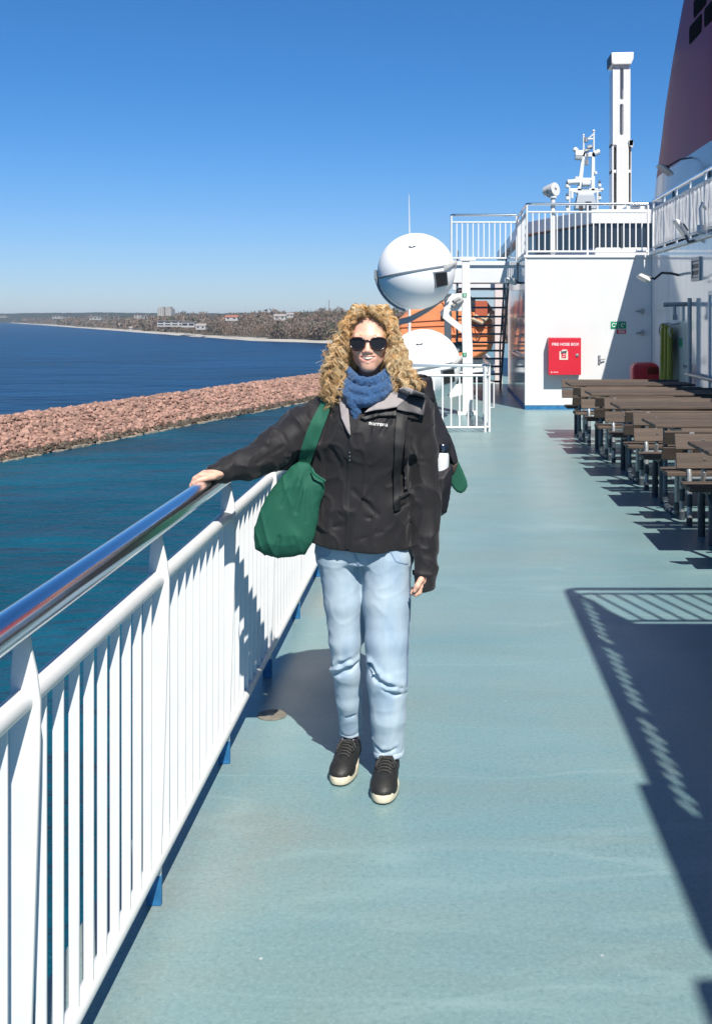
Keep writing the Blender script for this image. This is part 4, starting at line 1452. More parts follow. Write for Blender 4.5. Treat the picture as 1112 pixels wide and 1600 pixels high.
def hose():
    Yc = 3.78 * F / (1045 - CX)
    t = thing('hose_bundle', (3.78, Yc, .6), 'bundle of yellow-green hose hanging on hooks on the right wall', 'hose')
    r = random.Random(5)
    mb = MB()
    for i in range(9):
        yy = Yc + .42 - .084 * i * 1.15
        zt = 1.56 + r.uniform(-.05, .03); zb = .46 + r.uniform(-.1, .15)
        x = 3.77 - .03 * (i % 3)
        dy = r.uniform(-.08, .08)
        mb.tube([(x, yy + .05 + dy, zb + .1), (x, yy + .04, (zt + zb) / 2), (x, yy + .01, zt - .05), (x, yy, zt), (x, yy - .02, zt - .05), (x - .02, yy - .05, (zt + zb) / 2), (x - .02, yy - .07 - dy, zb + .1), (x - .01, yy - .01, zb)], .034, 8)
    mb.build('coil', M['hose'], t)
    mb = MB()
    for yy in (Yc + .44, Yc - .42):
        mb.tube([(3.86, yy, 1.62), (3.72, yy, 1.60), (3.69, yy, 1.50), (3.72, yy, 1.40)], .014, 8)
    mb.build('hook', M['galv'], t)


hose()


def drain():
    t = thing('deck_drain', (-.74, 4.66, 0), 'rusty oval drain plate on the deck beside the rail', 'deck drain')
    mb = MB(); mb.lathe([(.062, .001), (.062, .005), (.05, .007), (.001, .008)], (-.74, 4.66, 0), (0, 0, 1), 24); mb.build('plate', M['rusty'], t)
    mb = MB(); mb.lathe([(.026, .0075), (.024, .011), (.001, .012)], (-.755, 4.66, 0), (0, 0, 1), 20); mb.build('plug', M['dark_steel'], t)


M['rusty'] = mat('rusty_plate', (0.25, 0.225, 0.18), 0.8, var=(30, .4), bump=(60, .5, .003))
drain()


# ------------------------------------------------------------------ picnic tables and benches
BX0, BX1 = 1.78, 3.50


def make_table():
    """table at y = 0 (centre of the top), top 0.80 high"""
    t = thing('picnic_table', (0, 0, 0), '', 'picnic table', 'picnic tables along the right side')
    for j in range(5):
        mb = MB(); y = -.325 + .13 * j + .065
        mb.box(BX0, BX1, y - .060, y + .060, .772, .80); mb.build('plank', M['wood'], t, 0, .006)
    mb = MB()
    for x in (BX0 + .2, BX1 - .2): mb.box(x - .03, x + .03, -.31, .31, .735, .764)
    mb.build('batten', M['dark_steel'], t, 0)
    for x in (BX0 + .2, BX1 - .2):
        for s in (-1, 1):
            mb = MB(); mb.tube([(x, s * .25, .735), (x, s * .25, .09), (x, s * .22, .03), (x, 0, .022)], .022, 10)
            lg = mb.build('leg', M['galv'] if s < 0 else M['stair_grey'], t)
            mb = MB(); mb.cyl((x, s * .25, .06), (x, s * .25, .13), .031, 10); mb.build('clamp', M['dark_steel'], lg)
            mb = MB(); mb.cyl((x, s * .12, .022), (x, s * .06, .022), .032, 10); mb.build('clamp', M['dark_steel'], lg)
    mb = MB(); mb.tube([(BX0 + .2, 0, .30), (BX1 - .2, 0, .30)], .018, 8); mb.build('stretcher', M['stair_grey'], t)
    return t


def make_bench(facing):
    """facing = -1 faces the camera (its back leans away), +1 faces away; back stands at y = 0"""
    t = thing('bench', (0, 0, 0), '', 'bench', 'slatted benches along the right side')
    s = -facing                       # the back leans toward s
    lean = math.radians(17 if facing < 0 else 27)
    d = Vector((0, s * math.sin(lean), math.cos(lean))); nn = Vector((0, facing * math.cos(lean), math.sin(lean)))
    b0 = Vector((0, -s * .07, .52))
    for q in (.035, .185):
        c = b0 + d * (q + .05) + Vector(((BX0 + BX1) / 2, 0, 0))
        mb = MB(); mb.obox(c, ((BX1 - BX0) / 2, 0, 0), d * .062, nn * .014); pl = mb.build('back_plank', M['wood'], t, 0, .006)
        mb = MB()
        for x in (BX0 + .22, BX1 - .22): mb.lathe([(.012, 0), (.012, .003), (.001, .004)], Vector((x, 0, 0)) + b0 + d * (q + .06) + nn * .0145, nn, 10)
        mb.build('bolt', M['black'], pl, 0)
    for j in range(3):
        y = facing * (.06 + .115 * j)
        mb = MB(); mb.box(BX0 + .04, BX1 - .04, y - .052, y + .052, .405, .44); mb.build('seat_plank', M['wood'], t, 0, .006)
    for x in (BX0 + .22, BX1 - .22):
        up0 = b0 + Vector((x, 0, 0)) - nn * .036
        mb = MB()
        if facing < 0:
            mb.tube([(x, s * .03, .40), up0, up0 + d * .30], .020, 10)
        else:
            mb.tube([(x, s * .0, .0), (x, s * .0, .42), up0, up0 + d * .30], .022, 10)
        mb.build('upright', M['galv'], t)
        mb = MB()
        if facing < 0:
            y0, y1 = .05, facing * .30
            mb.tube([(x, y0, 0), (x, y0, .30), (x, y0 - .05, .37), (x, (y0 + y1) / 2, .385), (x, y1 + .05, .37), (x, y1, .30), (x, y1, 0)], .03, 10)
            mb.build('leg', M['dark_steel'], t)
        else:
            mb.tube([(x, .28, 0), (x, .28, .38), (x, .02, .395)], .022, 10)
            lg = mb.build('leg', M['galv'], t)
            for z0, z1 in ((.0, .07), (.16, .26)):
                for yy in (.28, 0):
                    mb = MB(); mb.cyl((x, yy, z0), (x, yy, z1), .026, 10); mb.build('band', M['dark_steel'], lg)
        mb = MB(); mb.box(x - .025, x + .025, min(0, facing * .33), max(0, facing * .33), .385, .404); mb.build('seat_batten', M['dark_steel'], t, 0)
    return t


def furniture():
    pT, pL, pD = make_table(), make_bench(-1), make_bench(1)
    ordn = ['nearest', 'second nearest', 'third from the camera', 'second farthest', 'farthest', 'last']
    sets = [(7.05, 8.45), (8.92, 10.33), (10.82, 12.20), (12.74, 14.08), (14.6, 16.0)]
    for i, (yd, yl) in enumerate(sets):
        dx = (0, .0, .0, -.03, -.07)[i]
        yt = yd + .30 + .33
        for p, y, lab in ((pT, yt, 'weathered brown plank picnic table, %s of the row of tables' % ordn[i]), (pD, yd, 'slatted bench with its back to the camera, %s of those benches' % ordn[i]), (pL, yl, 'slatted bench facing the camera, %s of those benches' % ordn[i])):
            o = p if i == 0 else copy_tree(p)
            o.location = (dx, y, 0)
            o['label'] = lab


furniture()
# ================================================================== the woman at the rail
# ---- implicit modelling: signed distance fields on a grid, meshed by surface nets
class Field:
    def __init__(self, xs, ys, zs):
        self.x, self.y, self.z = [np.asarray(a, dtype=np.float32) for a in (xs, ys, zs)]
        self.d = np.full((len(self.x), len(self.y), len(self.z)), 0.5, dtype=np.float32)

    def win(self, lo, hi):
        sl = []
        for a, l, h in zip((self.x, self.y, self.z), lo, hi):
            i, j = np.searchsorted(a, l), np.searchsorted(a, h)
            sl.append(slice(max(0, i - 1), min(len(a), j + 1)))
        s = tuple(sl)
        return s, self.x[s[0]][:, None, None], self.y[s[1]][None, :, None], self.z[s[2]][None, None, :]

    def put(self, s, v, k, sub=False):
        c = self.d[s]
        if sub:
            v = -v
            h = np.maximum(k - np.abs(c - v), 0) / max(k, 1e-6)
            self.d[s] = np.maximum(c, v) + h * h * k / 4
        else:
            h = np.maximum(k - np.abs(c - v), 0) / max(k, 1e-6)
            self.d[s] = np.minimum(c, v) - h * h * k / 4

    def cone(self, a, b, ra, rb, k=.02, sub=False, flat=None, wob=None):
        """tapered capsule; flat=(axis vector, factor) squeezes it along an axis"""
        a, b = np.array(a, dtype=np.float32), np.array(b, dtype=np.float32)
        R = max(ra, rb) + k + .02
        s, X, Y, Z = self.win(np.minimum(a, b) - R, np.maximum(a, b) + R)
        ax, ay, az = X - a[0], Y - a[1], Z - a[2]
        ba = b - a
        t = np.clip((ax * ba[0] + ay * ba[1] + az * ba[2]) / max(1e-9, float(ba @ ba)), 0, 1)
        px, py, pz = ax - t * ba[0], ay - t * ba[1], az - t * ba[2]
        if flat is not None:
            n, f = np.array(flat[0], dtype=np.float32), flat[1]
            n = n / np.linalg.norm(n)
            q = (px * n[0] + py * n[1] + pz * n[2]) * (f - 1)
            px, py, pz = px + q * n[0], py + q * n[1], pz + q * n[2]
        v = np.sqrt(px * px + py * py + pz * pz) - (ra + t * (rb - ra))
        if wob is not None:
            v = v + wob(t, X, Y, Z)
        self.put(s, v.astype(np.float32), k, sub)

    def chain(self, pts, rs, k=.01, **kw):
        for i in range(len(pts) - 1):
            self.cone(pts[i], pts[i + 1], rs[i], rs[i + 1], k, **kw)

    def ell(self, c, r, k=.02, sub=False, rot=None):
        c, r = np.array(c, dtype=np.float32), np.array(r, dtype=np.float32)
        R = r.max() + k + .02
        s, X, Y, Z = self.win(c - R, c + R)
        x, y, z = X - c[0], Y - c[1], Z - c[2]
        if rot is not None:
            m = np.array(rot)
            x, y, z = [m[i][0] * x + m[i][1] * y + m[i][2] * z for i in range(3)]
        k0 = np.sqrt((x / r[0]) ** 2 + (y / r[1]) ** 2 + (z / r[2]) ** 2)
        k1 = np.sqrt((x / r[0] ** 2) ** 2 + (y / r[1] ** 2) ** 2 + (z / r[2] ** 2) ** 2)
        self.put(s, (k0 * (k0 - 1) / np.maximum(k1, 1e-6)).astype(np.float32), k, sub)

    def stack(self, lv, k=.02, p=2.3):
        """vertical loft of superellipses: (z, cx, cy, rx, ry) from low to high"""
        lv = sorted(lv); L = np.array(lv)
        R = L[:, 3:].max() + .06
        s, X, Y, Z = self.win((L[:, 1].min() - R, L[:, 2].min() - R, L[0, 0] - .05), (L[:, 1].max() + R, L[:, 2].max() + R, L[-1, 0] + .05))
        z = Z.ravel()
        cx, cy, rx, ry = [np.interp(z, L[:, 0], L[:, i]).astype(np.float32)[None, None, :] for i in (1, 2, 3, 4)]
        q = (np.abs((X - cx) / rx) ** p + np.abs((Y - cy) / ry) ** p) ** (1 / p)
        v = (q - 1) * np.minimum(rx, ry)
        e = np.maximum(L[0, 0] - z, z - L[-1, 0])[None, None, :]
        self.put(s, np.maximum(v, e).astype(np.float32), k)

    def poly(self, pts, yc, t, e, k=.005, wob=None, round_=0.0):
        """pillow over the polygon pts (x, z) about y = yc, half thickness t, edge roundness e"""
        P = np.array(pts, dtype=np.float32)
        lo, hi = P.min(0) - .03, P.max(0) + .03
        s, X, Y, Z = self.win((lo[0], yc - t - .03, lo[1]), (hi[0], yc + t + .03, hi[1]))
        x, z = X[:, :, 0:1][:, 0, :], Z[0, :, :]
        d = np.full((x.shape[0], z.shape[1]), 9., dtype=np.float32); ins = np.zeros(d.shape, bool)
        for i in range(len(P)):
            a, b = P[i], P[(i + 1) % len(P)]
            ba = b - a
            u = np.clip(((x - a[0]) * ba[0] + (z - a[1]) * ba[1]) / float(ba @ ba), 0, 1)
            d = np.minimum(d, np.hypot(x - a[0] - u * ba[0], z - a[1] - u * ba[1]))
            c = ((a[1] > z) != (b[1] > z)) & (x < (b[0] - a[0]) * (z - a[1]) / (b[1] - a[1] + 1e-9) + a[0])
            ins ^= c
        d = np.where(ins, -d, d) - round_
        th = t * np.sqrt(np.clip(-d / e, 0, 1))
        v = np.maximum(d[:, None, :], np.abs(Y - yc) - th[:, None, :])
        if wob is not None: v = v + wob(X, Y, Z)
        self.put(s, v.astype(np.float32), k)

    def mesh(self):
        d = self.d; n = d.shape
        s = d < 0
        m = np.zeros((n[0] - 1, n[1] - 1, n[2] - 1), np.uint8)
        for i in (0, 1):
            for j in (0, 1):
                for k in (0, 1): m += s[i:n[0] - 1 + i, j:n[1] - 1 + j, k:n[2] - 1 + k]
        I, J, K = np.nonzero((m > 0) & (m < 8))
        del m
        idx = -np.ones((n[0] - 1, n[1] - 1, n[2] - 1), np.int32)
        idx[I, J, K] = np.arange(len(I))
        acc = np.zeros((len(I), 3)); cnt = np.zeros(len(I))
        cor = [(0, 0, 0), (1, 0, 0), (0, 1, 0), (1, 1, 0), (0, 0, 1), (1, 0, 1), (0, 1, 1), (1, 1, 1)]
        val = [d[I + a, J + b, K + c] for a, b, c in cor]
        for p in range(8):
            for q in range(p + 1, 8):
                if sum(abs(cor[p][i] - cor[q][i]) for i in range(3)) != 1: continue
                a, b = val[p], val[q]
                x = (a < 0) != (b < 0)
                t = np.where(x, a / np.where(x, a - b, 1), 0)
                for ax, (A, G) in enumerate(((self.x, I), (self.y, J), (self.z, K))):
                    g0, g1 = A[G + cor[p][ax]], A[G + cor[q][ax]]
                    acc[:, ax] += np.where(x, g0 + t * (g1 - g0), 0)
                cnt += x
        V = acc / cnt[:, None]
        Q = []
        for ax in range(3):
            a = [slice(0, n[i]) for i in range(3)]; b = list(a)
            a[ax] = slice(0, n[ax] - 1); b[ax] = slice(1, n[ax])
            e = s[tuple(a)] != s[tuple(b)]
            g = list(np.nonzero(e))
            o1, o2 = (ax + 1) % 3, (ax + 2) % 3
            ok = (g[o1] > 0) & (g[o2] > 0) & (g[o1] < n[o1] - 1) & (g[o2] < n[o2] - 1)
            g = [q[ok] for q in g]
            fl = s[g[0], g[1], g[2]]

            def cell(d1, d2):
                h = [q.copy() for q in g]; h[o1] -= d1; h[o2] -= d2
                return idx[h[0], h[1], h[2]]
            q4 = np.stack([cell(1, 1), cell(0, 1), cell(0, 0), cell(1, 0)], 1)
            q4[~fl] = q4[~fl][:, ::-1]
            Q.append(q4)
        return V, np.concatenate(Q)

    def build(self, name, mats, parent, pick=None, move=None, relax=0, skip=None):
        V, Q = self.mesh()
        for _ in range(relax):
            A = np.zeros_like(V); c = np.zeros(len(V))
            for i in range(4):
                for j in (1, 3):
                    np.add.at(A, Q[:, i], V[Q[:, (i + j) % 4]]); np.add.at(c, Q[:, i], 1)
            V = .5 * V + .5 * A / c[:, None]
        if move is not None: V = move(V)
        org = np.array(ORG[parent.name]) if parent is not None else np.zeros(3)
        if skip is not None:
            keep = ~skip(V[Q].mean(1)); Q = Q[keep]
        me = bpy.data.meshes.new(name)
        nf = len(Q)
        me.vertices.add(len(V)); me.vertices.foreach_set('co', (V - org).astype(np.float32).ravel())
        me.loops.add(nf * 4); me.polygons.add(nf)
        me.loops.foreach_set('vertex_index', Q.astype(np.int32).ravel())
        me.polygons.foreach_set('loop_start', np.arange(0, nf * 4, 4, dtype=np.int32))
        me.update(calc_edges=True); me.validate()
        mats = mats if isinstance(mats, (list, tuple)) else [mats]
        for mm in mats: me.materials.append(mm)
        if pick is not None:
            me.polygons.foreach_set('material_index', pick(V[Q].mean(1)).astype(np.int32))
        return link(name, me, parent, 180)


def grid(lo, hi, h):
    return [np.arange(lo[i], hi[i], h) for i in range(3)]


def fine_axis(lo, hi, h, fine):
    """axis with spacing h, finer inside the listed (lo, hi, step) spans"""
    out, x = [], lo
    while x < hi:
        out.append(x)
        st = h
        for a, b, f in fine:
            if a <= x < b: st = f
            elif x < a < x + st: st = max(a - x, f)
        x += st
    return np.array(out)


def add_attr(bsdf_nodes): pass


YB = 4.08


def B(px, py, dy=0.0): return np.array(W(px, py, YB + dy))


M['skin'] = mat('skin', (0.77, 0.455, 0.335), 0.45, var=(28, 0.08), sss=0.15, base2=(0.74, 0.40, 0.29))
M['lip'] = mat('lips', (0.55, 0.23, 0.19), 0.4)
M['teeth'] = mat('teeth', (0.86, 0.80, 0.68), 0.3)
M['jacket'] = mat('black_shell_fabric', (0.0160, 0.0146, 0.0166), 0.66, spec=0.3, var=(6, 0.2), bump=(420, 0.2, 0.0006), sheen=0.12)
M['jacket_dark'] = mat('black_webbing', (0.010, 0.010, 0.011), 0.6, bump=(500, 0.3, 0.0006))
M['lining'] = mat('grey_jacket_lining', (0.30, 0.27, 0.27), 0.75, bump=(300, 0.3, 0.0006))
M['flap'] = mat('dark_grey_collar', (0.085, 0.08, 0.085), 0.6)
M['pack'] = mat('black_pack_fabric', (0.020, 0.019, 0.024), 0.6, var=(14, .3), bump=(300, 0.3, 0.0008))
M['zip'] = mat('zip_metal', (0.25, 0.25, 0.26), 0.35, metal=.8)
M['bag'] = mat('green_canvas', (0.006, 0.098, 0.058), 0.8, var=(9, 0.18), bump=(380, 0.3, 0.0007))
M['bag_dark'] = mat('green_canvas_trim', (0.010, 0.115, 0.070), 0.8)
M['knit'] = mat('blue_knit_wool', (0.028, 0.105, 0.26), 0.85, var=(70, 0.45), bump=(170, 1.0, 0.006), sheen=0.3)
M['hair_gold'] = mat('hair_gold', (0.90, 0.62, 0.30), 0.38, spec=0.6, trans=0.28, rnd=0.3)
M['hair_pale'] = mat('hair_pale', (0.92, 0.77, 0.50), 0.38, spec=0.6, trans=0.3, rnd=0.2)
M['hair_dark'] = mat('hair_dark_gold', (0.62, 0.36, 0.14), 0.40, spec=0.6, trans=0.25, rnd=0.3)
M['hair_root'] = mat('hair_under', (0.44, 0.26, 0.105), 0.7, var=(60, .4), bump=(120, .8, .006))
M['frame'] = mat('dark_spectacle_frame', (0.03, 0.015, 0.014), 0.18)
M['lens'] = mat('dark_lens', (0.016, 0.016, 0.017), 0.05, spec=0.6)
M['shoe'] = mat('black_shoe_leather', (0.020, 0.019, 0.018), 0.55, var=(40, .4), bump=(45, .5, .004))
M['sole'] = mat('cream_rubber', (0.70, 0.62, 0.46), 0.55, var=(40, .15))
M['lace'] = mat('black_lace', (0.03, 0.029, 0.028), 0.7)
M['bottle'] = mat('white_bottle_enamel', (0.70, 0.72, 0.75), 0.35, coat=.2)
M['bottle_cap'] = mat('dark_steel_cap', (0.10, 0.12, 0.16), 0.18, metal=.9)


def denim():
    m = mat('light_washed_denim', (0.41, 0.53, 0.66), 0.8, bump=(330, 0.35, 0.0009), sheen=.1)
    n, l, b = nodes_of(m)
    tc = n.new('ShaderNodeTexCoord')
    mp = n.new('ShaderNodeMapping'); mp.inputs['Scale'].default_value = (1.6, 1, .55); l.new(tc.outputs['Object'], mp.inputs[0])
    t = n.new('ShaderNodeTexNoise'); t.inputs['Scale'].default_value = 9; t.inputs['Detail'].default_value = 6; l.new(mp.outputs[0], t.inputs['Vector'])
    r = n.new('ShaderNodeMapRange'); r.inputs[1].default_value = .38; r.inputs[2].default_value = .62; l.new(t.outputs[0], r.inputs[0])
    mx = n.new('ShaderNodeMix'); mx.data_type = 'RGBA'; l.new(r.outputs[0], mx.inputs[0])
    mx.inputs[6].default_value = (0.30, 0.405, 0.515, 1); mx.inputs[7].default_value = (0.41, 0.505, 0.58, 1)
    t2 = n.new('ShaderNodeTexNoise'); t2.inputs['Scale'].default_value = 220; l.new(mp.outputs[0], t2.inputs['Vector'])
    mx2 = n.new('ShaderNodeMix'); mx2.data_type = 'RGBA'; mx2.blend_type = 'MULTIPLY'; mx2.inputs[0].default_value = .35
    l.new(mx.outputs[2], mx2.inputs[6]); l.new(t2.outputs[1], mx2.inputs[7])
    mx3 = n.new('ShaderNodeMix'); mx3.data_type = 'RGBA'; mx3.inputs[0].default_value = .75; l.new(mx2.outputs[2], mx3.inputs[6]); l.new(mx.outputs[2], mx3.inputs[7])
    l.new(mx3.outputs[2], b.inputs['Base Color'])
    return m


M['denim'] = denim()
M['denim_hem'] = mat('denim_hem', (0.52, 0.63, 0.73), 0.85, var=(120, .35), bump=(200, .6, .002))
M['denim_seam'] = mat('denim_seam', (0.26, 0.37, 0.52), 0.85, var=(90, .3))


def sock_mat():
    m = mat('dotted_sock', (0.03, 0.02, 0.05), 0.85, bump=(300, .4, .001))
    n, l, b = nodes_of(m)
    tc = n.new('ShaderNodeTexCoord')
    v = n.new('ShaderNodeTexVoronoi'); v.inputs['Scale'].default_value = 95; l.new(tc.outputs['Object'], v.inputs['Vector'])
    r = n.new('ShaderNodeMath'); r.operation = 'LESS_THAN'; r.inputs[1].default_value = .40; l.new(v.outputs['Distance'], r.inputs[0])
    sp = n.new('ShaderNodeSeparateColor'); l.new(v.outputs['Color'], sp.inputs[0])
    g = n.new('ShaderNodeMath'); g.operation = 'GREATER_THAN'; g.inputs[1].default_value = .55; l.new(sp.outputs[0], g.inputs[0])
    c = n.new('ShaderNodeMix'); c.data_type = 'RGBA'; l.new(g.outputs[0], c.inputs[0]); c.inputs[6].default_value = (.7, .68, .75, 1); c.inputs[7].default_value = (.5, .03, .07, 1)
    mx = n.new('ShaderNodeMix'); mx.data_type = 'RGBA'; l.new(r.outputs[0], mx.inputs[0]); mx.inputs[6].default_value = (.03, .02, .05, 1); l.new(c.outputs[2], mx.inputs[7])
    l.new(mx.outputs[2], b.inputs['Base Color'])
    return m


M['sock'] = sock_mat()

HC = np.array([-.2835, 4.082, 1.628])     # head centre


def Hd(x, y, z): return HC + np.array([x, y, z])


WOMAN = thing('person', (-.29, 4.1, 0), 'smiling woman in black jacket, light jeans and sunglasses, one hand on the ship rail', 'person')

LEGS = {   # hip, knee, ankle as (px, py, dy, radius)
    'L': [(529, 846, .015, .080), (529, 872, .02, .078), (536, 940, .02, .070), (539, 1000, .02, .059), (542, 1048, .03, .0535), (545, 1095, .06, .0455), (548.5, 1146, .10, .0405)],
    'R': [(604, 846, .0, .086), (606, 872, .0, .088), (604, 940, -.02, .0865), (604, 1000, -.045, .079), (605, 1060, -.06, .0745), (606, 1120, -.06, .063), (607, 1183, -.055, .0515)],
}
ARM_R = [(513, 640, .03, .066), (470, 672, -.03, .074), (428, 704, -.10, .066), (385, 724, -.18, .048), (337, 739, -.26, .037)]
ARM_L = [(650, 640, .03, .060), (660, 700, .02, .060), (663, 775, .0, .057), (664, 850, -.03, .052), (663, 912, -.05, .046)]


def body():
    hx, hy, hz = HC
    xs = fine_axis(-.90, .02, .007, [(-.88, -.79, .0035), (hx - .095, hx + .095, .0022), (-.135, -.03, .0035)])
    ys = fine_axis(3.68, 4.42, .008, [(3.74, 3.86, .004), (hy - .13, hy + .0, .0022), (hy, hy + .13, .005)])
    zs = fine_axis(.05, 1.76, .008, [(.64, .74, .0035), (1.09, 1.18, .0035), (hz - .135, hz + .02, .0022), (hz + .02, hz + .12, .004)])
    f = Field(xs, ys, zs)
    H = Hd
    # head
    f.ell(H(0, .012, .012), (.072, .092, .082), .01)
    f.ell(H(0, -.028, -.036), (.0615, .060, .078), .03)
    for s in (-1, 1):
        f.cone(H(s * .050, .004, -.042), H(s * .012, -.064, -.107), .020, .014, .03)
        f.ell(H(s * .037, -.060, -.037), (.023, .020, .020), .022)
        f.ell(H(s * .075, .014, -.018), (.008, .020, .031), .006)
        f.ell(H(s * .070, .030, -.0), (.012, .03, .04), .02)
    f.ell(H(0, -.072, -.104), (.019, .016, .015), .022)
    f.cone(H(-.040, -.072, .004), H(.040, -.072, .004), .013, .013, .016)
    for s in (-1, 1):
        f.ell(H(s * .031, -.096, -.016), (.016, .013, .010), .012, sub=True)
        f.ell(H(s * .031, -.073, -.016), (.014, .012, .012), .004)
    f.cone(H(0, -.081, -.006), H(0, -.0975, -.043), .0078, .0100, .010)
    f.ell(H(0, -.1005, -.0460), (.0105, .0095, .0085), .006)
    for s in (-1, 1):
        f.ell(H(s * .0125, -.094, -.0490), (.0075, .0095, .0068), .006)
        f.ell(H(s * .0062, -.100, -.0568), (.0035, .005, .0035), .003, sub=True)
    # smile: muzzle, lips, open mouth
    f.ell(H(0, -.076, -0.0735), (.030, .017, .024), .02)
    ul = [H(-.0315, -.0755, -0.0650), H(-.017, -.0905, -0.0683), H(-.005, -.0945, -0.0670), H(0, -.0945, -0.0690), H(.005, -.0945, -0.0670), H(.017, -.0905, -0.0683), H(.0315, -.0755, -0.0650)]
    f.chain(ul, [.002, .0032, .0036, .0034, .0036, .0032, .002], .004)
    ll = [H(-.0305, -.0765, -0.0655), H(-.018, -.0880, -0.0817), H(0, -.0920, -0.0877), H(.018, -.0880, -0.0817), H(.0305, -.0765, -0.0655)]
    f.chain(ll, [.0022, .0038, .0046, .0038, .0022], .004)
    f.chain([H(-.0265, -.085, -0.0683), H(-.015, -.0945, -0.0733), H(0, -.0985, -0.0763), H(.015, -.0945, -0.0733), H(.0265, -.085, -0.0683)], [.0026, .0064, .0080, .0064, .0026], .002, sub=True)
    for s in (-1, 1):     # smile creases
        f.chain([H(s * .021, -.099, -.047), H(s * .034, -.086, -.060), H(s * .040, -.074, -.076)], [.002, .0026, .002], .005, sub=True)
    # neck and slim trunk inside the clothes
    f.cone(H(0, .022, -.06), H(0, .040, -.20), .050, .054, .03)
    f.stack([(.86, B(567, 0)[0], 4.09, .14, .085), (1.0, B(567, 0)[0], 4.09, .12, .08), (1.25, B(572, 0)[0], 4.10, .15, .085), (1.36, B(574, 0)[0], 4.12, .12, .06), (1.42, B(574, 0)[0], 4.12, .06, .05)], .03)
    for a in (ARM_R, ARM_L):
        f.chain([B(*q[:3]) for q in a], [max(.026, q[3] - .02) for q in a], .03)
    for g in LEGS.values():
        f.chain([B(*q[:3]) for q in g], [q[3] - .012 for q in g], .03)
    for key in 'LR':
        g = LEGS[key][-1]; a = B(*g[:3])
        f.cone(a, a + np.array([0, .0, -.05]), .030, .030, .02)
    # right hand closed over the rail
    f.cone(B(*ARM_R[-1][:3]), np.array([-.800, 3.815, 1.160]), .027, .026, .02, flat=((0, 0, 1), 1.25))
    f.ell((-.808, 3.805, 1.157), (.036, .042, .0165), .012)
    for i, (y, L) in enumerate(((3.768, 1.0), (3.790, 1.08), (3.812, 1.03), (3.832, .88))):
        c = [(-.812, y, 1.158), (-.846, y - .001, 1.1575), (-.8645, y - .002, 1.1465), (-.8765, y - .002, 1.122), (-.8735, y - .001, 1.122 - .022 * L)]
        f.chain(c, [.0098, .0100, .0092, .0086, .0074], .0035)
    f.chain([(-.802, 3.772, 1.152), (-.824, 3.750, 1.149), (-.846, 3.738, 1.144), (-.864, 3.733, 1.134)], [.0125, .0108, .0098, .0080], .005)
    # left hand hanging, fingers just below the cuff
    w0 = B(*ARM_L[-1][:3])
    p = w0 + np.array([-.004, -.008, .034])
    f.cone(w0, p, .026, .026, .02, flat=((1, 0, 0), 1.3))
    f.ell(p + np.array([-.004, -.004, -.010]), (.022, .038, .034), .012)
    for i, (dy, L) in enumerate(((-.036, .95), (-.016, 1.05), (.006, 1.0), (.026, .85))):
        q = p + np.array([-.008, dy, -.034])
        f.chain([q, q + np.array([-.006, -.002, -.022 * L]), q + np.array([-.020, -.003, -.030 * L]), q + np.array([-.033, -.002, -.026 * L])], [.0092, .0088, .008, .007], .003)
    q = p + np.array([-.008, -.042, -.006])
    f.chain([q, q + np.array([-.014, -.010, -.022]), q + np.array([-.024, -.010, -.040])], [.0115, .010, .008], .006)
    U, Lw = np.array(ul), np.array(ll)

    def pick(c):
        q = c - HC
        m = np.zeros(len(c))
        dm = np.full(len(c), 9.)
        for P, r in ((U, .0042), (Lw, .0050)):
            for i in range(len(P) - 1):
                a, b = P[i], P[i + 1]; ba = b - a
                t = np.clip(((c - a) @ ba) / (ba @ ba), 0, 1)
                dm = np.minimum(dm, np.linalg.norm(c - a - t[:, None] * ba, axis=1) - r)
        m[(dm < 0) & (q[:, 1] < -.07)] = 1
        return m
    o = f.build('body', [M['skin'], M['lip']], WOMAN, pick=pick, relax=1)
    # teeth
    mb = MB()
    pts = []
    for i in range(13):
        u = -1 + i / 6
        pts.append((hx + .0245 * u, hy - .0958 + .0135 * u * u, hz - .0692 + .0030 * u * u))
    v = []
    for x, y, z in pts: v += [(x, y, z), (x, y + .001, z - .0105 * (1 - .7 * ((x - hx) / .0245) ** 2)), (x, y + .006, z)]
    mb.add(v, [(i * 3 + a, i * 3 + b, i * 3 + 3 + b, i * 3 + 3 + a) for i in range(12) for a, b in ((0, 1), (1, 2), (2, 0))])
    mb.build('teeth', M['teeth'], WOMAN, 180)
    # eyebrows
    mb = MB()
    for s in (-1, 1):
        mb.tube([H(s * .014, -.0865, .008), H(s * .028, -.0845, .0125), H(s * .045, -.073, .008)], [.002, .0028, .001], 8)
    mb.build('eyebrow', M['hair_dark'], WOMAN)


body()


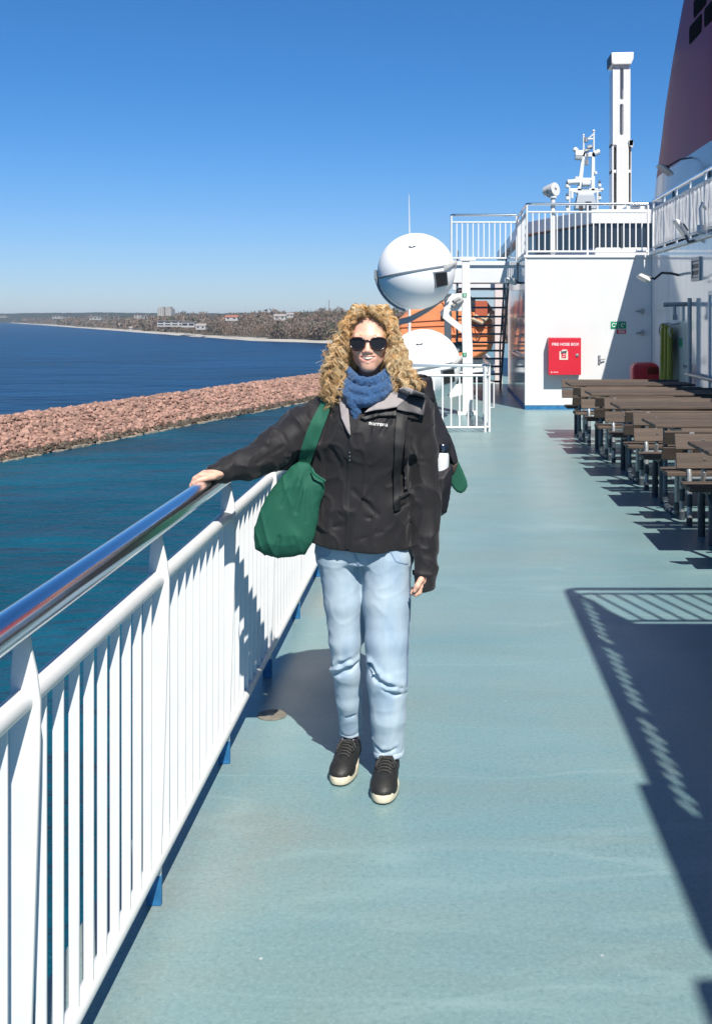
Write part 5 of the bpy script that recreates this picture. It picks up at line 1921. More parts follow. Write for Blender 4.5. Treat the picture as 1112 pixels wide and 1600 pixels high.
def glasses():
    H = Hd
    t = bpy.data.objects.new('sunglasses', None)
    mb, ln = MB(), MB()

    def outline(s, g=1.0, n=28):
        out = []
        for i in range(n):
            a = 2 * PI * i / n
            x, z = math.cos(a), math.sin(a)
            w = .0288 * g * (1.0 - .12 * (z < 0) * abs(z)); h = (.0215 if z > 0 else .0250) * g
            e = .72 if z > 0 else .95
            xx = math.copysign(abs(x) ** e, x) * w; zz = math.copysign(abs(z) ** (.80 if z > 0 else 1.0), z) * h
            lx = s * .0385 + xx
            out.append(H(lx, -.0955 + .022 * (lx / .07) ** 2, -.0195 + zz))
        return out
    for s in (-1, 1):
        o = outline(s)
        mb.tube(o, .0036, 8, closed=True)
        ln_o = outline(s, .97)
        ln.prism(ln_o, (0, .0022, 0))
    mb.tube([H(-.012, -.0955, -.010), H(0, -.0985, -.0075), H(.012, -.0955, -.010)], .0030, 8)
    for s in (-1, 1):
        mb.tube([H(s * .066, -.0755, -.006), H(s * .0725, -.071, -.006), H(s * .0765, -.055, -.006), H(s * .078, .015, -.008), H(s * .078, .03, -.022)], [.004, .0042, .0032, .003, .0025], 8)
    fr = mb.build('sunglasses', M['frame'], WOMAN, 60)
    ln.build('lens', M['lens'], fr, 60)
    mb = MB()
    for s in (-1, 1): mb.ball(H(s * .0695, -.0775, -.005), (.0032, .0022, .0028), 10)
    mb.build('rivet', M['zip'], fr)


glasses()


def ridged(p, seed):
    return 1 - np.abs(vnoise(p, seed))


def jacket():
    cx = lambda a, b: (B(a, 0)[0] + B(b, 0)[0]) / 2
    rx = lambda a, b: (B(b, 0)[0] - B(a, 0)[0]) / 2
    zz = lambda py: B(0, py)[2]
    f = Field(*grid((-.90, 3.70, .66), (.05, 4.36, 1.50), .0045))
    lv = []
    for py, a, b, cy, ry in ((853, 488, 646, 4.09, .125), (842, 488, 645, 4.09, .127), (800, 494, 642, 4.09, .125), (750, 498, 642, 4.09, .122), (700, 500, 650, 4.085, .128), (662, 502, 655, 4.085, .126), (640, 506, 652, 4.09, .112), (622, 518, 642, 4.10, .092), (608, 536, 625, 4.105, .075), (598, 545, 614, 4.11, .066)):
        lv.append((zz(py), cx(a, b), cy, rx(a, b), ry))
    f.stack(lv, .02, 2.5)
    f.ell(B(550, 690, -.075), (.085, .05, .075), .05)
    f.ell(B(606, 690, -.075), (.085, .05, .075), .05)

    def wob_r(t, X, Y, Z):
        p = np.stack(np.broadcast_arrays(X * 15 + Z * 9, Y * 14, Z * 15 - X * 9), -1)
        return (-.006 * np.maximum(0, vnoise(p, 3)) ** 1.0 - .003 * vnoise(p * 2.2, 5)).astype(np.float32)
    pts = [B(*q[:3]) for q in ARM_R]
    for i in range(len(pts) - 1):
        f.cone(pts[i], pts[i + 1], ARM_R[i][3], ARM_R[i + 1][3], .035, wob=wob_r)

    def wob_l(t, X, Y, Z):
        p = np.stack(np.broadcast_arrays(X * 18, Y * 12, Z * 9), -1)
        return (-.005 * vnoise(p, 8) - .002 * vnoise(p * 2.4, 9)).astype(np.float32)
    pts = [B(*q[:3]) for q in ARM_L]
    for i in range(len(pts) - 1):
        f.cone(pts[i], pts[i + 1], ARM_L[i][3], ARM_L[i + 1][3], .022 if i else .05, wob=wob_l)
    f.cone(B(505, 692, .0), B(452, 716, -.03), .062, .046, .05)
    f.cone(B(497, 730, .01), B(502, 805, .01), .055, .045, .04)
    # groove between the hanging arm and the trunk
    f.chain([B(641, 705, -.13), B(642, 780, -.125), B(644, 856, -.12)], [.006, .008, .010], .012, sub=True)
    # flatten hem and cuffs
    s, X, Y, Z = f.win((-9, -9, -9), (9, 9, 9))
    zh = .872 - .006 - (X - B(488, 0)[0]) * .118
    torso = (X > B(480, 0)[0]) & (X < B(647, 0)[0])
    f.d = np.where(torso, np.maximum(f.d, (zh - .02 - Z) * .9), f.d)
    # left cuff opening, right cuff opening
    a, b = B(*ARM_L[-1][:3]), B(*ARM_L[-2][:3]); ax = (a - b) / np.linalg.norm(a - b)
    # neck opening with a V
    f.cone(B(574, 575, .0), B(572, 640, -.01), .060, .050, .01, sub=True)
    f.cone(B(573, 600, -.14), B(553, 668, -.15), .060, .006, .01, sub=True)
    # creases pressed into the front
    for p0, p1, r in (((556, 760, 0), (592, 795, 0), .006), ((588, 822, 0), (632, 786, 0), .006), ((575, 800, 0), (640, 812, 0), .004), ((598, 672, 0), (612, 650, 0), .005), ((500, 760, 0), (540, 800, 0), .004), ((520, 690, 0), (536, 726, 0), .004), ((505, 820, 0), (540, 812, 0), .004), ((560, 835, 0), (600, 822, 0), .004), ((470, 700, 0), (446, 728, 0), .005), ((452, 690, 0), (418, 712, 0), .005), ((436, 726, 0), (404, 738, 0), .004)):
        q0, q1 = B(*p0), B(*p1)
        # find the front surface under both ends
        def front(q):
            i = np.searchsorted(f.x, q[0]); k = np.searchsorted(f.z, q[2])
            col = f.d[i, :, k]; j = np.nonzero(col < 0)[0]
            return np.array([q[0], f.y[j[0]] if len(j) else q[1], q[2]])
        off = np.array([0, -r * .45, 0])
        f.cone(front(q0) + off, front(q1) + off, r * .6, r, .012, sub=True)
    # cloth folds
    big = np.stack(np.meshgrid(f.x, f.y, f.z, indexing='ij'), -1)
    near = np.abs(f.d) < .02
    P = big[near]
    n1 = ridged(P * np.array([10, 9, 6]) + vnoise(P * 6, 2)[:, None] * .8, 21) ** 4
    n2 = ridged(P * np.array([22, 20, 15]) + vnoise(P * 9, 4)[:, None] * .9, 22) ** 5
    n3 = vnoise(P * np.array([12, 10, 7]), 23)
    f.d[near] += (-.009 * (n1 - .3) - .0050 * (n2 - .2) - .003 * n3).astype(np.float32)
    f.d = np.where(torso, np.maximum(f.d, (zh - Z) * .9), f.d)
    f.d = np.maximum(f.d, zz(917) - Z + 0 * X + 0 * Y)
    del big
    o = f.build('jacket', M['jacket'], WOMAN, relax=1)
    return o


JACKET = jacket()

from mathutils.bvhtree import BVHTree


def bvh_of(obj, extra=()):
    V, P = [], []
    for ob in (obj, *extra):
        me = ob.data; org = Vector(ORG[ob.name]); o = len(V)
        V += [v.co + org for v in me.vertices]; P += [tuple(i + o for i in p.vertices) for p in me.polygons]
    return BVHTree.FromPolygons(V, P)


JB = bvh_of(JACKET)


def front_y(x, z, bv=None, default=4.0):
    h = (bv or JB).ray_cast(Vector((x, 3.0, z)), Vector((0, 1, 0)))
    return h[0].y if h[0] is not None else default


def drape_strip(px, widths, off, th, name, m, parent, smooth_y=2, n=40, Y=None, bv=None):
    """strip of cloth lying on the front of the jacket along the pixel path px"""
    P = [np.array(B(*p)) for p in px]
    # resample
    L = np.concatenate([[0], np.cumsum([np.linalg.norm(P[i + 1] - P[i]) for i in range(len(P) - 1)])])
    s = np.linspace(0, L[-1], n)
    C = np.stack([np.interp(s, L, [p[k] for p in P]) for k in range(3)], 1)
    Wd = np.interp(s, L, np.linspace(0, L[-1], len(widths)) if len(widths) != len(L) else L, ) if False else np.interp(s, np.linspace(0, L[-1], len(widths)), widths)
    T = np.gradient(C, axis=0); T[:, 1] = 0; T /= np.linalg.norm(T, axis=1)[:, None]
    N = np.stack([T[:, 2], 0 * s, -T[:, 0]], 1)
    cols = []
    for u in (-1, -.5, 0, .5, 1):
        Q = C + N * (Wd * u / 2)[:, None]
        y = np.array([front_y(q[0], q[2], bv, q[1]) for q in Q])
        for _ in range(smooth_y): y = np.minimum(y, np.convolve(np.pad(y, 2, 'edge'), np.ones(5) / 5, 'valid'))
        Q[:, 1] = y - off
        cols.append(Q)
    V, Fc = [], []
    A = np.stack(cols, 1)      # n,5,3
    for lay in (0, 1):
        V += [tuple(p - np.array([0, th * lay, 0])) for r in A for p in r]
    m_ = n * 5
    for i in range(n - 1):
        for j in range(4):
            a = i * 5 + j
            Fc.append((a, a + 1, a + 6, a + 5)); Fc.append((m_ + a + 5, m_ + a + 6, m_ + a + 1, m_ + a))
        for j, fl in ((0, 0), (4, 1)):
            a = i * 5 + j; q = (a, a + 5, m_ + a + 5, m_ + a)
            Fc.append(q)
    for i in (0, n - 1):
        for j in range(4):
            a = i * 5 + j; Fc.append((a, a + 1, m_ + a + 1, m_ + a))
    mb = MB(); mb.add(V, Fc)
    return mb.build(name, M[m], parent, 50)


def drape_patch(px, off, th, name, m, parent, lift=None, bv=None):
    """polygon patch lying on the jacket front, optionally lifted by lift(x, z)"""
    import bmesh
    P = [B(*p) for p in px]
    bm = bmesh.new()
    vs = [bm.verts.new((p[0], 0, p[2])) for p in P]
    bm.faces.new(vs)
    for _ in range(4):
        bmesh.ops.subdivide_edges(bm, edges=[e for e in bm.edges if e.calc_length() > .008], cuts=1, use_grid_fill=True)
        bmesh.ops.triangulate(bm, faces=bm.faces)
    for v in bm.verts:
        y = front_y(v.co.x, v.co.z, bv)
        v.co.y = y - off - (lift(v.co.x, v.co.z) if lift else 0)
    for _ in range(3):
        bmesh.ops.smooth_vert(bm, verts=[v for v in bm.verts if not v.is_boundary], factor=.5, use_axis_y=True)
    bmesh.ops.recalc_face_normals(bm, faces=bm.faces)
    org = Vector(ORG[parent.name])
    for v in bm.verts: v.co -= org
    me = bpy.data.meshes.new(name); bm.to_mesh(me); bm.free(); me.materials.append(M[m])
    o = link(name, me, parent, 180)
    md = o.modifiers.new('thick', 'SOLIDIFY'); md.thickness = th; md.offset = 0
    return o


def jacket_details():
    z0 = drape_strip([(554, 668), (551, 700), (548, 760), (547, 848)], [.012, .012], .001, .003, 'zip_placket', 'jacket_dark', JACKET, 1)
    mb = MB()
    for py in (700, 706, 712): p = B(551, py); y = front_y(p[0], p[2]); mb.ball((p[0], y - .006, p[2]), (.003, .002, .004), 8)
    mb.build('zip_pull', M['zip'], JACKET)
    # open collar: lining and turned down flap
    drape_patch([(527, 606), (541, 604), (549, 640), (553, 674), (549, 670), (538, 648)], .012, .004, 'collar_lining', 'lining', JACKET)
    drape_patch([(573, 640), (590, 625), (612, 611), (634, 601), (648, 606), (640, 617), (623, 632), (605, 635), (590, 636)], .020, .004, 'collar_lining', 'lining', JACKET, lift=lambda x, z: .012)
    drape_patch([(622, 632), (640, 617), (648, 606), (664, 612), (664, 630), (662, 647), (644, 641), (622, 636)], .020, .005, 'collar_flap', 'flap', JACKET, lift=lambda x, z: .012)
    drape_patch([(566, 648), (590, 637), (622, 637), (644, 642), (661, 648), (660, 655), (640, 650), (615, 646), (595, 646), (574, 652)], .010, .004, 'collar_shadow', 'jacket_dark', JACKET)  # dark strip standing in for the shade under the turned down flap
    drape_strip([(644, 894), (665, 893)], [.018, .018], .002, .003, 'cuff_tab', 'jacket_dark', JACKET, 0, 12)
    # chest lettering
    c = B(594, 660)
    t = text_mesh('norrøna', .0205, M['sign_white'], 'lettering', JACKET, (c[0], 0, c[2]), depth=.0004, bold=.0)
    org = Vector(ORG[JACKET.name])
    for v in t.data.vertices:
        x, z = v.co.x + org.x, v.co.z + org.z
        v.co.z -= (x - c[0]) * .12
        v.co.y += front_y(x, z) - .0035
    # chest pocket seams
    drape_strip([(539, 716), (530, 742), (527, 770)], [.004, .004], .0005, .0015, 'seam', 'jacket_dark', JACKET, 0, 16)


jacket_details()


def jeans():
    f = Field(*grid((-.53, 3.84, .04), (-.09, 4.30, .94), .0042))
    zz = lambda py: B(0, py)[2]
    X = lambda px: B(px, 0)[0]
    f.stack([(zz(878), (X(495) + X(644)) / 2, 4.088, (X(644) - X(495)) / 2, .080), (zz(858), (X(492) + X(645)) / 2, 4.088, (X(645) - X(492)) / 2, .092), (zz(835), (X(495) + X(641)) / 2, 4.088, (X(641) - X(495)) / 2, .094)], .05, 2.4)

    def wob(sd):
        def w(t, X_, Y_, Z_):
            p = np.stack(np.broadcast_arrays(X_ * 14, Y_ * 14, Z_ * 10), -1)
            return (-.0006 * vnoise(p, sd)).astype(np.float32)
        return w
    for key, g in LEGS.items():
        P = [B(*q[:3]) for q in g]
        for i in range(len(P) - 1):
            f.cone(P[i], P[i + 1], g[i][3], g[i + 1][3], .015, wob=wob(31 if key == 'L' else 35), flat=((0, 1, 0), .93))
    f.cone(B(566, 875, .02), B(566, 1000, .035), .030, .010, .02)
    # crotch crease and line between the legs
    f.chain([B(566, 868, -.11), B(566, 900, -.10), B(566, 960, -.09)], [.004, .007, .006], .012, sub=True)

    def front(px, py, dy=0):
        q = B(px, py)
        i = np.searchsorted(f.x, q[0]); k = np.searchsorted(f.z, q[2])
        j = np.nonzero(f.d[i, :, k] < 0)[0]
        return np.array([q[0], (f.y[j[0]] if len(j) else q[1]) + dy, q[2]])

    def crease(pts, r, k=.012, lift=.006):
        P = [front(*p) for p in pts]
        up = [q + np.array([0, .007, .013]) for q in P]
        f.chain(up, [r * .6] + [r * 1.3] * (len(P) - 2) + [r * .6], .018)                  # roll of cloth above
        f.chain([q + np.array([0, -r * .35, 0]) for q in P], [r * .3] + [r] * (len(P) - 2) + [r * .3], k, sub=True)
    crease([(516, 1053), (530, 1049), (546, 1041), (559, 1034)], .009)
    crease([(522, 1040), (534, 1032), (548, 1026)], .005)
    crease([(576, 1030), (590, 1043), (610, 1053), (630, 1060)], .009)
    crease([(572, 1010), (582, 1026), (594, 1038)], .007)
    crease([(600, 1058), (618, 1066), (634, 1070)], .005)
    crease([(585, 1148), (602, 1158), (620, 1152)], .004)
    crease([(540, 1126), (552, 1122)], .003)
    # cut the hems flat
    s, X3, Y3, Z3 = f.win((-9, -9, -9), (9, 9, 9))
    side = X3 < X(571)
    f.d = np.maximum(f.d, np.where(side, B(0, 1149, .10)[2] + .014 - Z3, B(0, 1187, -.055)[2] + .024 - Z3))
    near = np.abs(f.d) < .02
    Pn = np.stack(np.meshgrid(f.x, f.y, f.z, indexing='ij'), -1)[near]
    f.d[near] += (-.0018 * (ridged(Pn * np.array([13, 13, 16]) + vnoise(Pn * 8, 6)[:, None] * .8, 41) ** 5 - .2) - .0005 * vnoise(Pn * 45, 42)).astype(np.float32)
    o = f.build('jeans', M['denim'], WOMAN, relax=1)
    bv = bvh_of(o)
    # hems
    for key in 'LR':
        g = LEGS[key][-1]; c = B(*g[:3]); r = g[3] + .004
        z1 = c[2] + (.018 if key == 'L' else .028); z0 = z1 - .017
        mb = MB()
        ring = lambda rr, z: [(c[0] + rr * math.cos(a) * (1 + .02 * math.sin(3 * a)), c[1] + rr * 1.06 * math.sin(a), z + .002 * math.sin(5 * a)) for a in np.linspace(0, 2 * PI, 36, endpoint=False)]
        mb.loft([ring(r - .006, z0 - .001), ring(r - .001, z0 - .002), ring(r, z0), ring(r + .0005, z1), ring(r - .004, z1 + .002)], caps=False)
        mb.build('hem', M['denim_hem'], o, 180)
    drape_strip([(553, 846), (556, 858), (562, 872), (566, 884)], [.006, .006], .0015, .002, 'fly_seam', 'denim_seam', o, 0, 14, bv=bv)
    drape_strip([(578, 1080), (580, 1120), (584, 1180)], [.004, .004], .001, .0015, 'inseam', 'denim_hem', o, 0, 20, bv=bv)
    drape_strip([(567, 890), (570, 960), (573, 1030), (577, 1080)], [.004, .004], .001, .0015, 'inseam', 'denim_hem', o, 0, 20, bv=bv)
    drape_strip([(640, 880), (641, 940), (638, 1000), (637, 1060)], [.005, .005], .001, .0018, 'side_seam', 'denim_seam', o, 0, 24, bv=bv)
    drape_strip([(500, 866), (515, 862), (522, 850)], [.004, .004], .001, .0015, 'pocket_seam', 'denim_seam', o, 0, 12, bv=bv)
    drape_strip([(612, 853), (620, 868), (638, 876)], [.004, .004], .001, .0015, 'pocket_seam', 'denim_seam', o, 0, 12, bv=bv)


jeans()


def shoe(ankle, toe_dir, L=.268):
    """ankle: world point above the heel; toe_dir: unit vector in the ground plane"""
    d = np.array([toe_dir[0], toe_dir[1], 0.]); d /= np.linalg.norm(d)
    s = np.array([-d[1], d[0], 0.])
    o0 = np.array([ankle[0], ankle[1], 0.0]) - d * .055
    P = lambda u, w, z: o0 + d * (u * L) + s * w + np.array([0, 0, z])
    lo = np.minimum(P(0, 0, 0), P(1, 0, 0)) - .09; hi = np.maximum(P(0, 0, 0), P(1, 0, 0)) + .09
    f = Field(*grid((lo[0], lo[1], 0.0), (hi[0], hi[1], .17), .0034))
    rot = np.array([[s[0], s[1], 0], [d[0], d[1], 0], [0, 0, 1]])
    f.ell(P(.80, 0, .034), (.046, .056, .031), .02, rot=rot)
    f.ell(P(.60, 0, .045), (.043, .075, .038), .03, rot=rot)
    f.ell(P(.38, 0, .058), (.041, .070, .040), .03, rot=rot)
    f.ell(P(.16, 0, .055), (.037, .048, .040), .03, rot=rot)
    f.cone(P(.20, 0, .050), P(.20, 0, .066), .038, .037, .02)
    f.cone(P(.42, 0, .070), P(.35, 0, .079), .019, .019, .02)          # tongue
    f.cone(P(.20, 0, .072), P(.20, 0, .2), .031, .034, .004, sub=True)
    f.cone(P(.93, -.05, .030), P(.93, .05, .030), .003, .003, .006, sub=True)
    s_, X, Y, Z = f.win((-9, -9, -9), (9, 9, 9)); f.d = np.maximum(f.d, .020 - Z + 0 * X + 0 * Y)
    up = f.build('shoe', M['shoe'], WOMAN, relax=1)
    # sole
    mb = MB()
    out = []
    for a in np.linspace(0, 2 * PI, 44, endpoint=False):
        u, w = math.cos(a), math.sin(a)
        uu = .5 + .53 * math.copysign(abs(u) ** .85, u)
        wd = .0515 if uu > .6 else .0515 - .012 * min(1, (.6 - uu) / .35)
        out.append((uu, math.copysign(abs(w) ** .8, w) * wd))
    ring = lambda z, g: [tuple(P(.5 + (u - .5) * g, w * g, z)) for u, w in out]
    mb.loft([ring(.001, .94), ring(.004, .985), ring(.010, 1.0), ring(.026, 1.0), ring(.031, .975), ring(.033, .93)])
    mb.build('sole', M['sole'], up, 60)
    mb = MB(); mb.loft([ring(.0005, .90), ring(.004, .992), ring(.006, .992)]); mb.build('tread', M['black'], up, 60)
    # stitched seams of the upper
    bv0 = bvh_of(up)

    def skin_pt(u, w, z):
        q = P(u, w, z); tgt = P(u * .6 + .2, 0, .035)
        dv = Vector(tgt) - Vector(q); h = bv0.ray_cast(Vector(q), dv.normalized())
        return np.array(h[0]) if h[0] is not None else q
    mb = MB()
    for sg in (-1, 1):
        mb.tube([skin_pt(.62, sg * .02, .2), skin_pt(.66, sg * .06, .12), skin_pt(.62, sg * .09, .06), skin_pt(.55, sg * .09, .04)], .0014, 5)
        mb.tube([skin_pt(.42, sg * .03, .2), skin_pt(.52, sg * .035, .2), skin_pt(.62, sg * .022, .2), skin_pt(.66, 0, .2)], .0014, 5)
        mb.tube([skin_pt(.30, sg * .09, .09), skin_pt(.33, sg * .09, .06), skin_pt(.38, sg * .09, .04)], .0014, 5)
    mb.build('seam', M['jacket_dark'], up)
    # laces
    bv = bvh_of(up)

    def top(u, w):
        q = P(u, w, .3); h = bv.ray_cast(Vector(q), Vector((0, 0, -1)))
        return np.array(h[0]) if h[0] is not None else P(u, w, .09)
    mb = MB()
    for i in range(5):
        u = .44 + .062 * i
        mb.tube([top(u, -.024) + [0, 0, .001], top(u, -.01) + [0, 0, .004], top(u + .008, .01) + [0, 0, .004], top(u + .012, .024) + [0, 0, .001]], .0031, 6)
    for sg in (-1, 1):
        mb.tube([top(.42, 0) + [0, 0, .006], top(.46, sg * .018) + [0, 0, .012], top(.55, sg * .034) + [0, 0, .006], top(.62, sg * .028) + [0, 0, .008]], .0028, 6)
        mb.tube([top(.42, 0) + [0, 0, .006], top(.42, sg * .022) + [0, 0, .014], top(.48, sg * .036) + [0, 0, .006]], .0028, 6)
    mb.build('lace', M['lace'], up)
    mb = MB()
    for sg in (-1, 1):
        q = top(.40, sg * .026); mb.ball(q + [0, 0, .0015], (.0045, .0045, .002), 10)
    mb.build('eyelet', M['galv'], up)
    return P


def sock(key, P):
    g = LEGS[key][-1]; c = B(*g[:3])
    q = P(.20, 0, .085)
    mb = MB(); mb.tube([q, (q + c) / 2 + [0, 0, .005], c + [0, 0, .03]], [.034, .033, .034], 24)
    mb.build('sock', M['sock'], WOMAN)


aL, aR = B(*LEGS['L'][-1][:3]), B(*LEGS['R'][-1][:3])
sock('L', shoe((aL[0] - .004, aL[1] - .012), (-.10, -1)))
sock('R', shoe((aR[0] - .004, aR[1] - .005), (-.03, -1)))


def scarf():
    f = Field(*grid((-.42, 3.88, 1.24), (-.17, 4.24, 1.56), .0036))

    def ring(px, py, rx, ry, r, dy=.0, tilt=0.0):
        c = B(px, py, dy)
        n = 28
        P = [c + np.array([rx * math.cos(a), ry * math.sin(a), tilt * math.sin(a) + .006 * math.sin(3 * a + px)]) for a in np.linspace(0, 2 * PI, n + 1)]
        f.chain(P, [r] * (n + 1), .012)
    ring(574, 584, .066, .064, .017, .025, .024)
    ring(573, 600, .074, .070, .020, .025, .016)

    def roll(pts, r, k=.005, fl=1.0):
        n = 22
        P = np.array([B(*p) for p in pts]); u = np.linspace(0, 1, len(P)); w = np.linspace(0, 1, n)
        Q = np.stack([np.interp(w, u, P[:, i]) for i in range(3)], 1)
        for _ in range(3): Q[1:-1] = .25 * Q[:-2] + .5 * Q[1:-1] + .25 * Q[2:]
        f.chain(list(Q), list(r * (.72 + .28 * np.sin(PI * w))), k, flat=((0, 1, 0), fl))
    roll([(540, 574, .0), (544, 583, -.045), (556, 593, -.085), (575, 599, -.100), (594, 592, -.085), (606, 581, -.045), (609, 572, .0)], .0185)
    roll([(536, 584, .0), (540, 597, -.055), (553, 611, -.095), (576, 616, -.110), (598, 606, -.092), (612, 593, -.05), (615, 582, .0)], .021)
    roll([(536, 598, -.02), (541, 612, -.075), (555, 627, -.110), (574, 630, -.122), (598, 617, -.10), (612, 604, -.06)], .019)
    f.chain([B(546, 614, -.085), B(551, 630, -.112), B(555, 641, -.120)], [.022, .022, .009], .008, flat=((0, 1, 0), 1.5))
    f.chain([B(560, 622, -.10), B(556, 642, -.110), B(552.5, 671, -.113)], [.024, .019, .005], .008, flat=((0, 1, 0), 1.6))
    f.chain([B(543, 607, -.105), B(553, 620, -.140), B(566, 626, -.146)], [.002, .0035, .002], .005, sub=True)
    near = np.abs(f.d) < .02
    P = np.stack(np.meshgrid(f.x, f.y, f.z, indexing='ij'), -1)[near]
    f.d[near] += (-.0030 * vnoise(P * 120, 51) - .004 * vnoise(P * np.array([25, 25, 45]), 52)).astype(np.float32)
    f.build('scarf', M['knit'], WOMAN, relax=0)


scarf()


# ---- hair
def hair():
    f = Field(*grid(HC - .13, HC + .14, .004))
    f.ell(Hd(0, .016, .018), (.082, .100, .088), .01)
    f.ell(Hd(-.055, .04, -.06), (.045, .07, .10), .04)
    f.ell(Hd(.055, .04, -.06), (.045, .07, .10), .04)
    f.ell(Hd(.0, -.125, -.045), (.080, .112, .168), .012, sub=True)
    near = np.abs(f.d) < .02
    P = np.stack(np.meshgrid(f.x, f.y, f.z, indexing='ij'), -1)[near]
    f.d[near] += (-.006 * vnoise(P * 60, 61)).astype(np.float32)
    hb = f.build('hair', M['hair_root'], WOMAN, relax=1)
    r = np.random.default_rng(5)
    V, Fc, mi = [], [], []
    o = 0

    def env(z, side):       # sideways reach of the hair below the crown
        # z relative to head centre
        zs = [.10, .067, .02, -.037, -.118, -.165, -.20, -.27]
        if side > 0: rr = [.045, .060, .094, .114, .148, .178, .205, .21]
        else: rr = [.045, .066, .108, .134, .158, .164, .164, .150]
        return np.interp(z, zs[::-1], rr[::-1])
    nl = 425
    for q in range(nl):
        fringe = q >= 400
        front = q % 5 < 2
        side = 1 if q % 2 else -1
        # heading angle round the head: 0 = +x, 90 = back, 180 = -x
        th1 = math.radians(r.uniform(-40, 22)) if front else math.radians(r.uniform(8, 92))
        if front:                     # rooted along the hairline and parting
            u = r.random() ** 1.3
            hl = np.array([[0.004, -.066, .090], [.030, -.062, .082], [.052, -.048, .062], [.068, -.022, .030], [.074, .0, -.01]])
            w_ = u * 4; i_ = min(3, int(w_))
            root = hl[i_] + (hl[i_ + 1] - hl[i_]) * (w_ - i_)
            root = root * np.array([side, 1, 1]) + np.array([0, r.uniform(0, .05) * (1 - u), .004 + .012 * (1 - u) * r.random()])
        else:
            el = math.radians(r.uniform(8, 88))
            t0 = th1 - math.radians(r.uniform(0, 25))
            root = np.array([side * .076 * math.cos(el) * math.cos(t0), .016 + .094 * math.cos(el) * math.sin(t0), .018 + .084 * math.sin(el)])
        if fringe:
            fxr = r.uniform(-.040, .040)
            root = np.array([fxr, r.uniform(-.055, -.015), .094 - 4.5 * fxr ** 2 + r.uniform(-.002, .006)])
        if side < 0: th1 = PI - th1
        th0 = math.atan2(root[1] - .016, root[0])
        if th0 < -PI / 2 - .01 and side < 0: th0 += 2 * PI
        drop_to = r.uniform(-.215, -.06) if side > 0 else r.uniform(-.275, -.07)
        if r.random() < .20: drop_to = r.uniform(-.06, .01)
        if front and r.random() < .22: drop_to = r.uniform(.0, .05)
        depth = r.uniform(.60, 1.04)
        n = 44
        s = np.linspace(0, 1, n)
        lift = r.uniform(.012, .030) if root[2] > .06 else r.uniform(.0, .012)
        z = root[2] + (drop_to - root[2]) * (s ** 1.35) + lift * np.sin(PI * np.clip(s * 2.4, 0, 1))
        rad0 = math.hypot(root[0], root[1] - .016)
        e = np.array([env(zz, side) for zz in z]) * depth
        blend = np.clip(s * 3.0, 0, 1) ** .8
        rad = rad0 * (1 - blend) + np.maximum(e, .075) * blend
        th = th0 + (th1 - th0) * np.clip(s * 2.6, 0, 1)
        yy = np.where(np.sin(th) > 0, .62, .80)
        P = np.stack([rad * np.cos(th), .016 + rad * np.sin(th) * (1 * (1 - blend) + yy * blend), z], 1)
        P[:, 1] -= .050 * np.clip((s - .40) / .6, 0, 1) * (1 if front else .4)
        fx = np.interp(P[:, 2], [-.14, -.06, .0, .05, .065, .079, .09], [.052, .068, .075, .068, .056, .026, .0])
        m = (P[:, 1] < .0) & (P[:, 2] < .09) & (np.abs(P[:, 0]) < fx + .006)
        P[m, 0] = side * (fx[m] + .006 + .012 * r.random())
        for _ in range(3): P[1:-1] = .25 * P[:-2] + .5 * P[1:-1] + .25 * P[2:]
        # slow wander of the whole lock, more towards its end
        ws = np.stack([s * r.uniform(2, 4), np.full(n, q * 3.71), s * 0], 1)
        P += (np.stack([vnoise(ws, 11), vnoise(ws, 12) * .7, vnoise(ws, 13) * .5], 1)) * (.020 * np.clip(s * 1.4, 0, 1))[:, None]
        if fringe:                    # short curls that tumble over the hairline
            sx = math.copysign(1, root[0]) * r.uniform(.004, .034)
            yf = -.079 + 9 * (root[0] + sx * .5) ** 2 * .6
            zl = np.interp(abs(root[0] + sx), [0, .03, .05, .062], [.090, .084, .070, .050]) + r.uniform(-.003, .012)
            P = np.stack([root[0] + sx * s ** 1.3, root[1] + (yf - root[1]) * np.sin(s * PI / 2), root[2] + .020 * np.sin(PI * s ** .8) + (zl - root[2]) * s ** 2], 1)
        T = np.gradient(P, axis=0); ln = np.linalg.norm(T, axis=1); T /= ln[:, None]
        arc_ = np.concatenate([[0], np.cumsum(ln[1:])])
        up = np.array([.3, -1, .2]); A = np.cross(T, up); A /= np.linalg.norm(A, axis=1)[:, None]; Bn = np.cross(T, A)
        wl = r.uniform(.030, .056) if not fringe else r.uniform(.022, .036); amp0 = r.uniform(.0065, .0118) if not fringe else r.uniform(.004, .007); ph0 = r.uniform(0, 6.28); sgn = r.choice([-1, 1])
        tone = r.choice(3, p=[.48, .38, .14])
        ns = r.integers(12, 17)
        for kk in range(ns):
            thin = kk >= 8
            amp = amp0 * (r.uniform(.86, 1.12) if not thin or kk % 3 else r.uniform(.7, 1.5)) * (.35 + .85 * np.clip(s * 1.6, 0, 1))
            ph = ph0 + sgn * (arc_ / wl * 2 * PI * r.uniform(.985, 1.015) + .9 * vnoise(np.stack([s * 5, np.full(n, q + .05 * kk), s * 0], 1), 17)) + r.uniform(-.45, .45)
            Q_ = P + (A * np.cos(ph)[:, None] + Bn * np.sin(ph)[:, None] * .9) * amp[:, None]
            o2 = r.uniform(-1, 1, 3) * (.0042 if not thin else .0085)
            Q_ = Q_ + o2 * (.4 + s[:, None])
            fl = (Q_[:, 1] < -.02) & (Q_[:, 2] < .09)
            fx = np.interp(Q_[:, 2], [-.14, -.06, .0, .05, .065, .079, .09], [.048, .064, .071, .064, .052, .020, .0])
            bad = fl & (np.abs(Q_[:, 0]) < fx) & (not fringe)
            Q_[bad, 0] = side * fx[bad]
            # stay outside the skull
            dd = (Q_ - np.array([0, .014, .012])) / np.array([.078, .098, .090]); rr_ = np.linalg.norm(dd, axis=1)
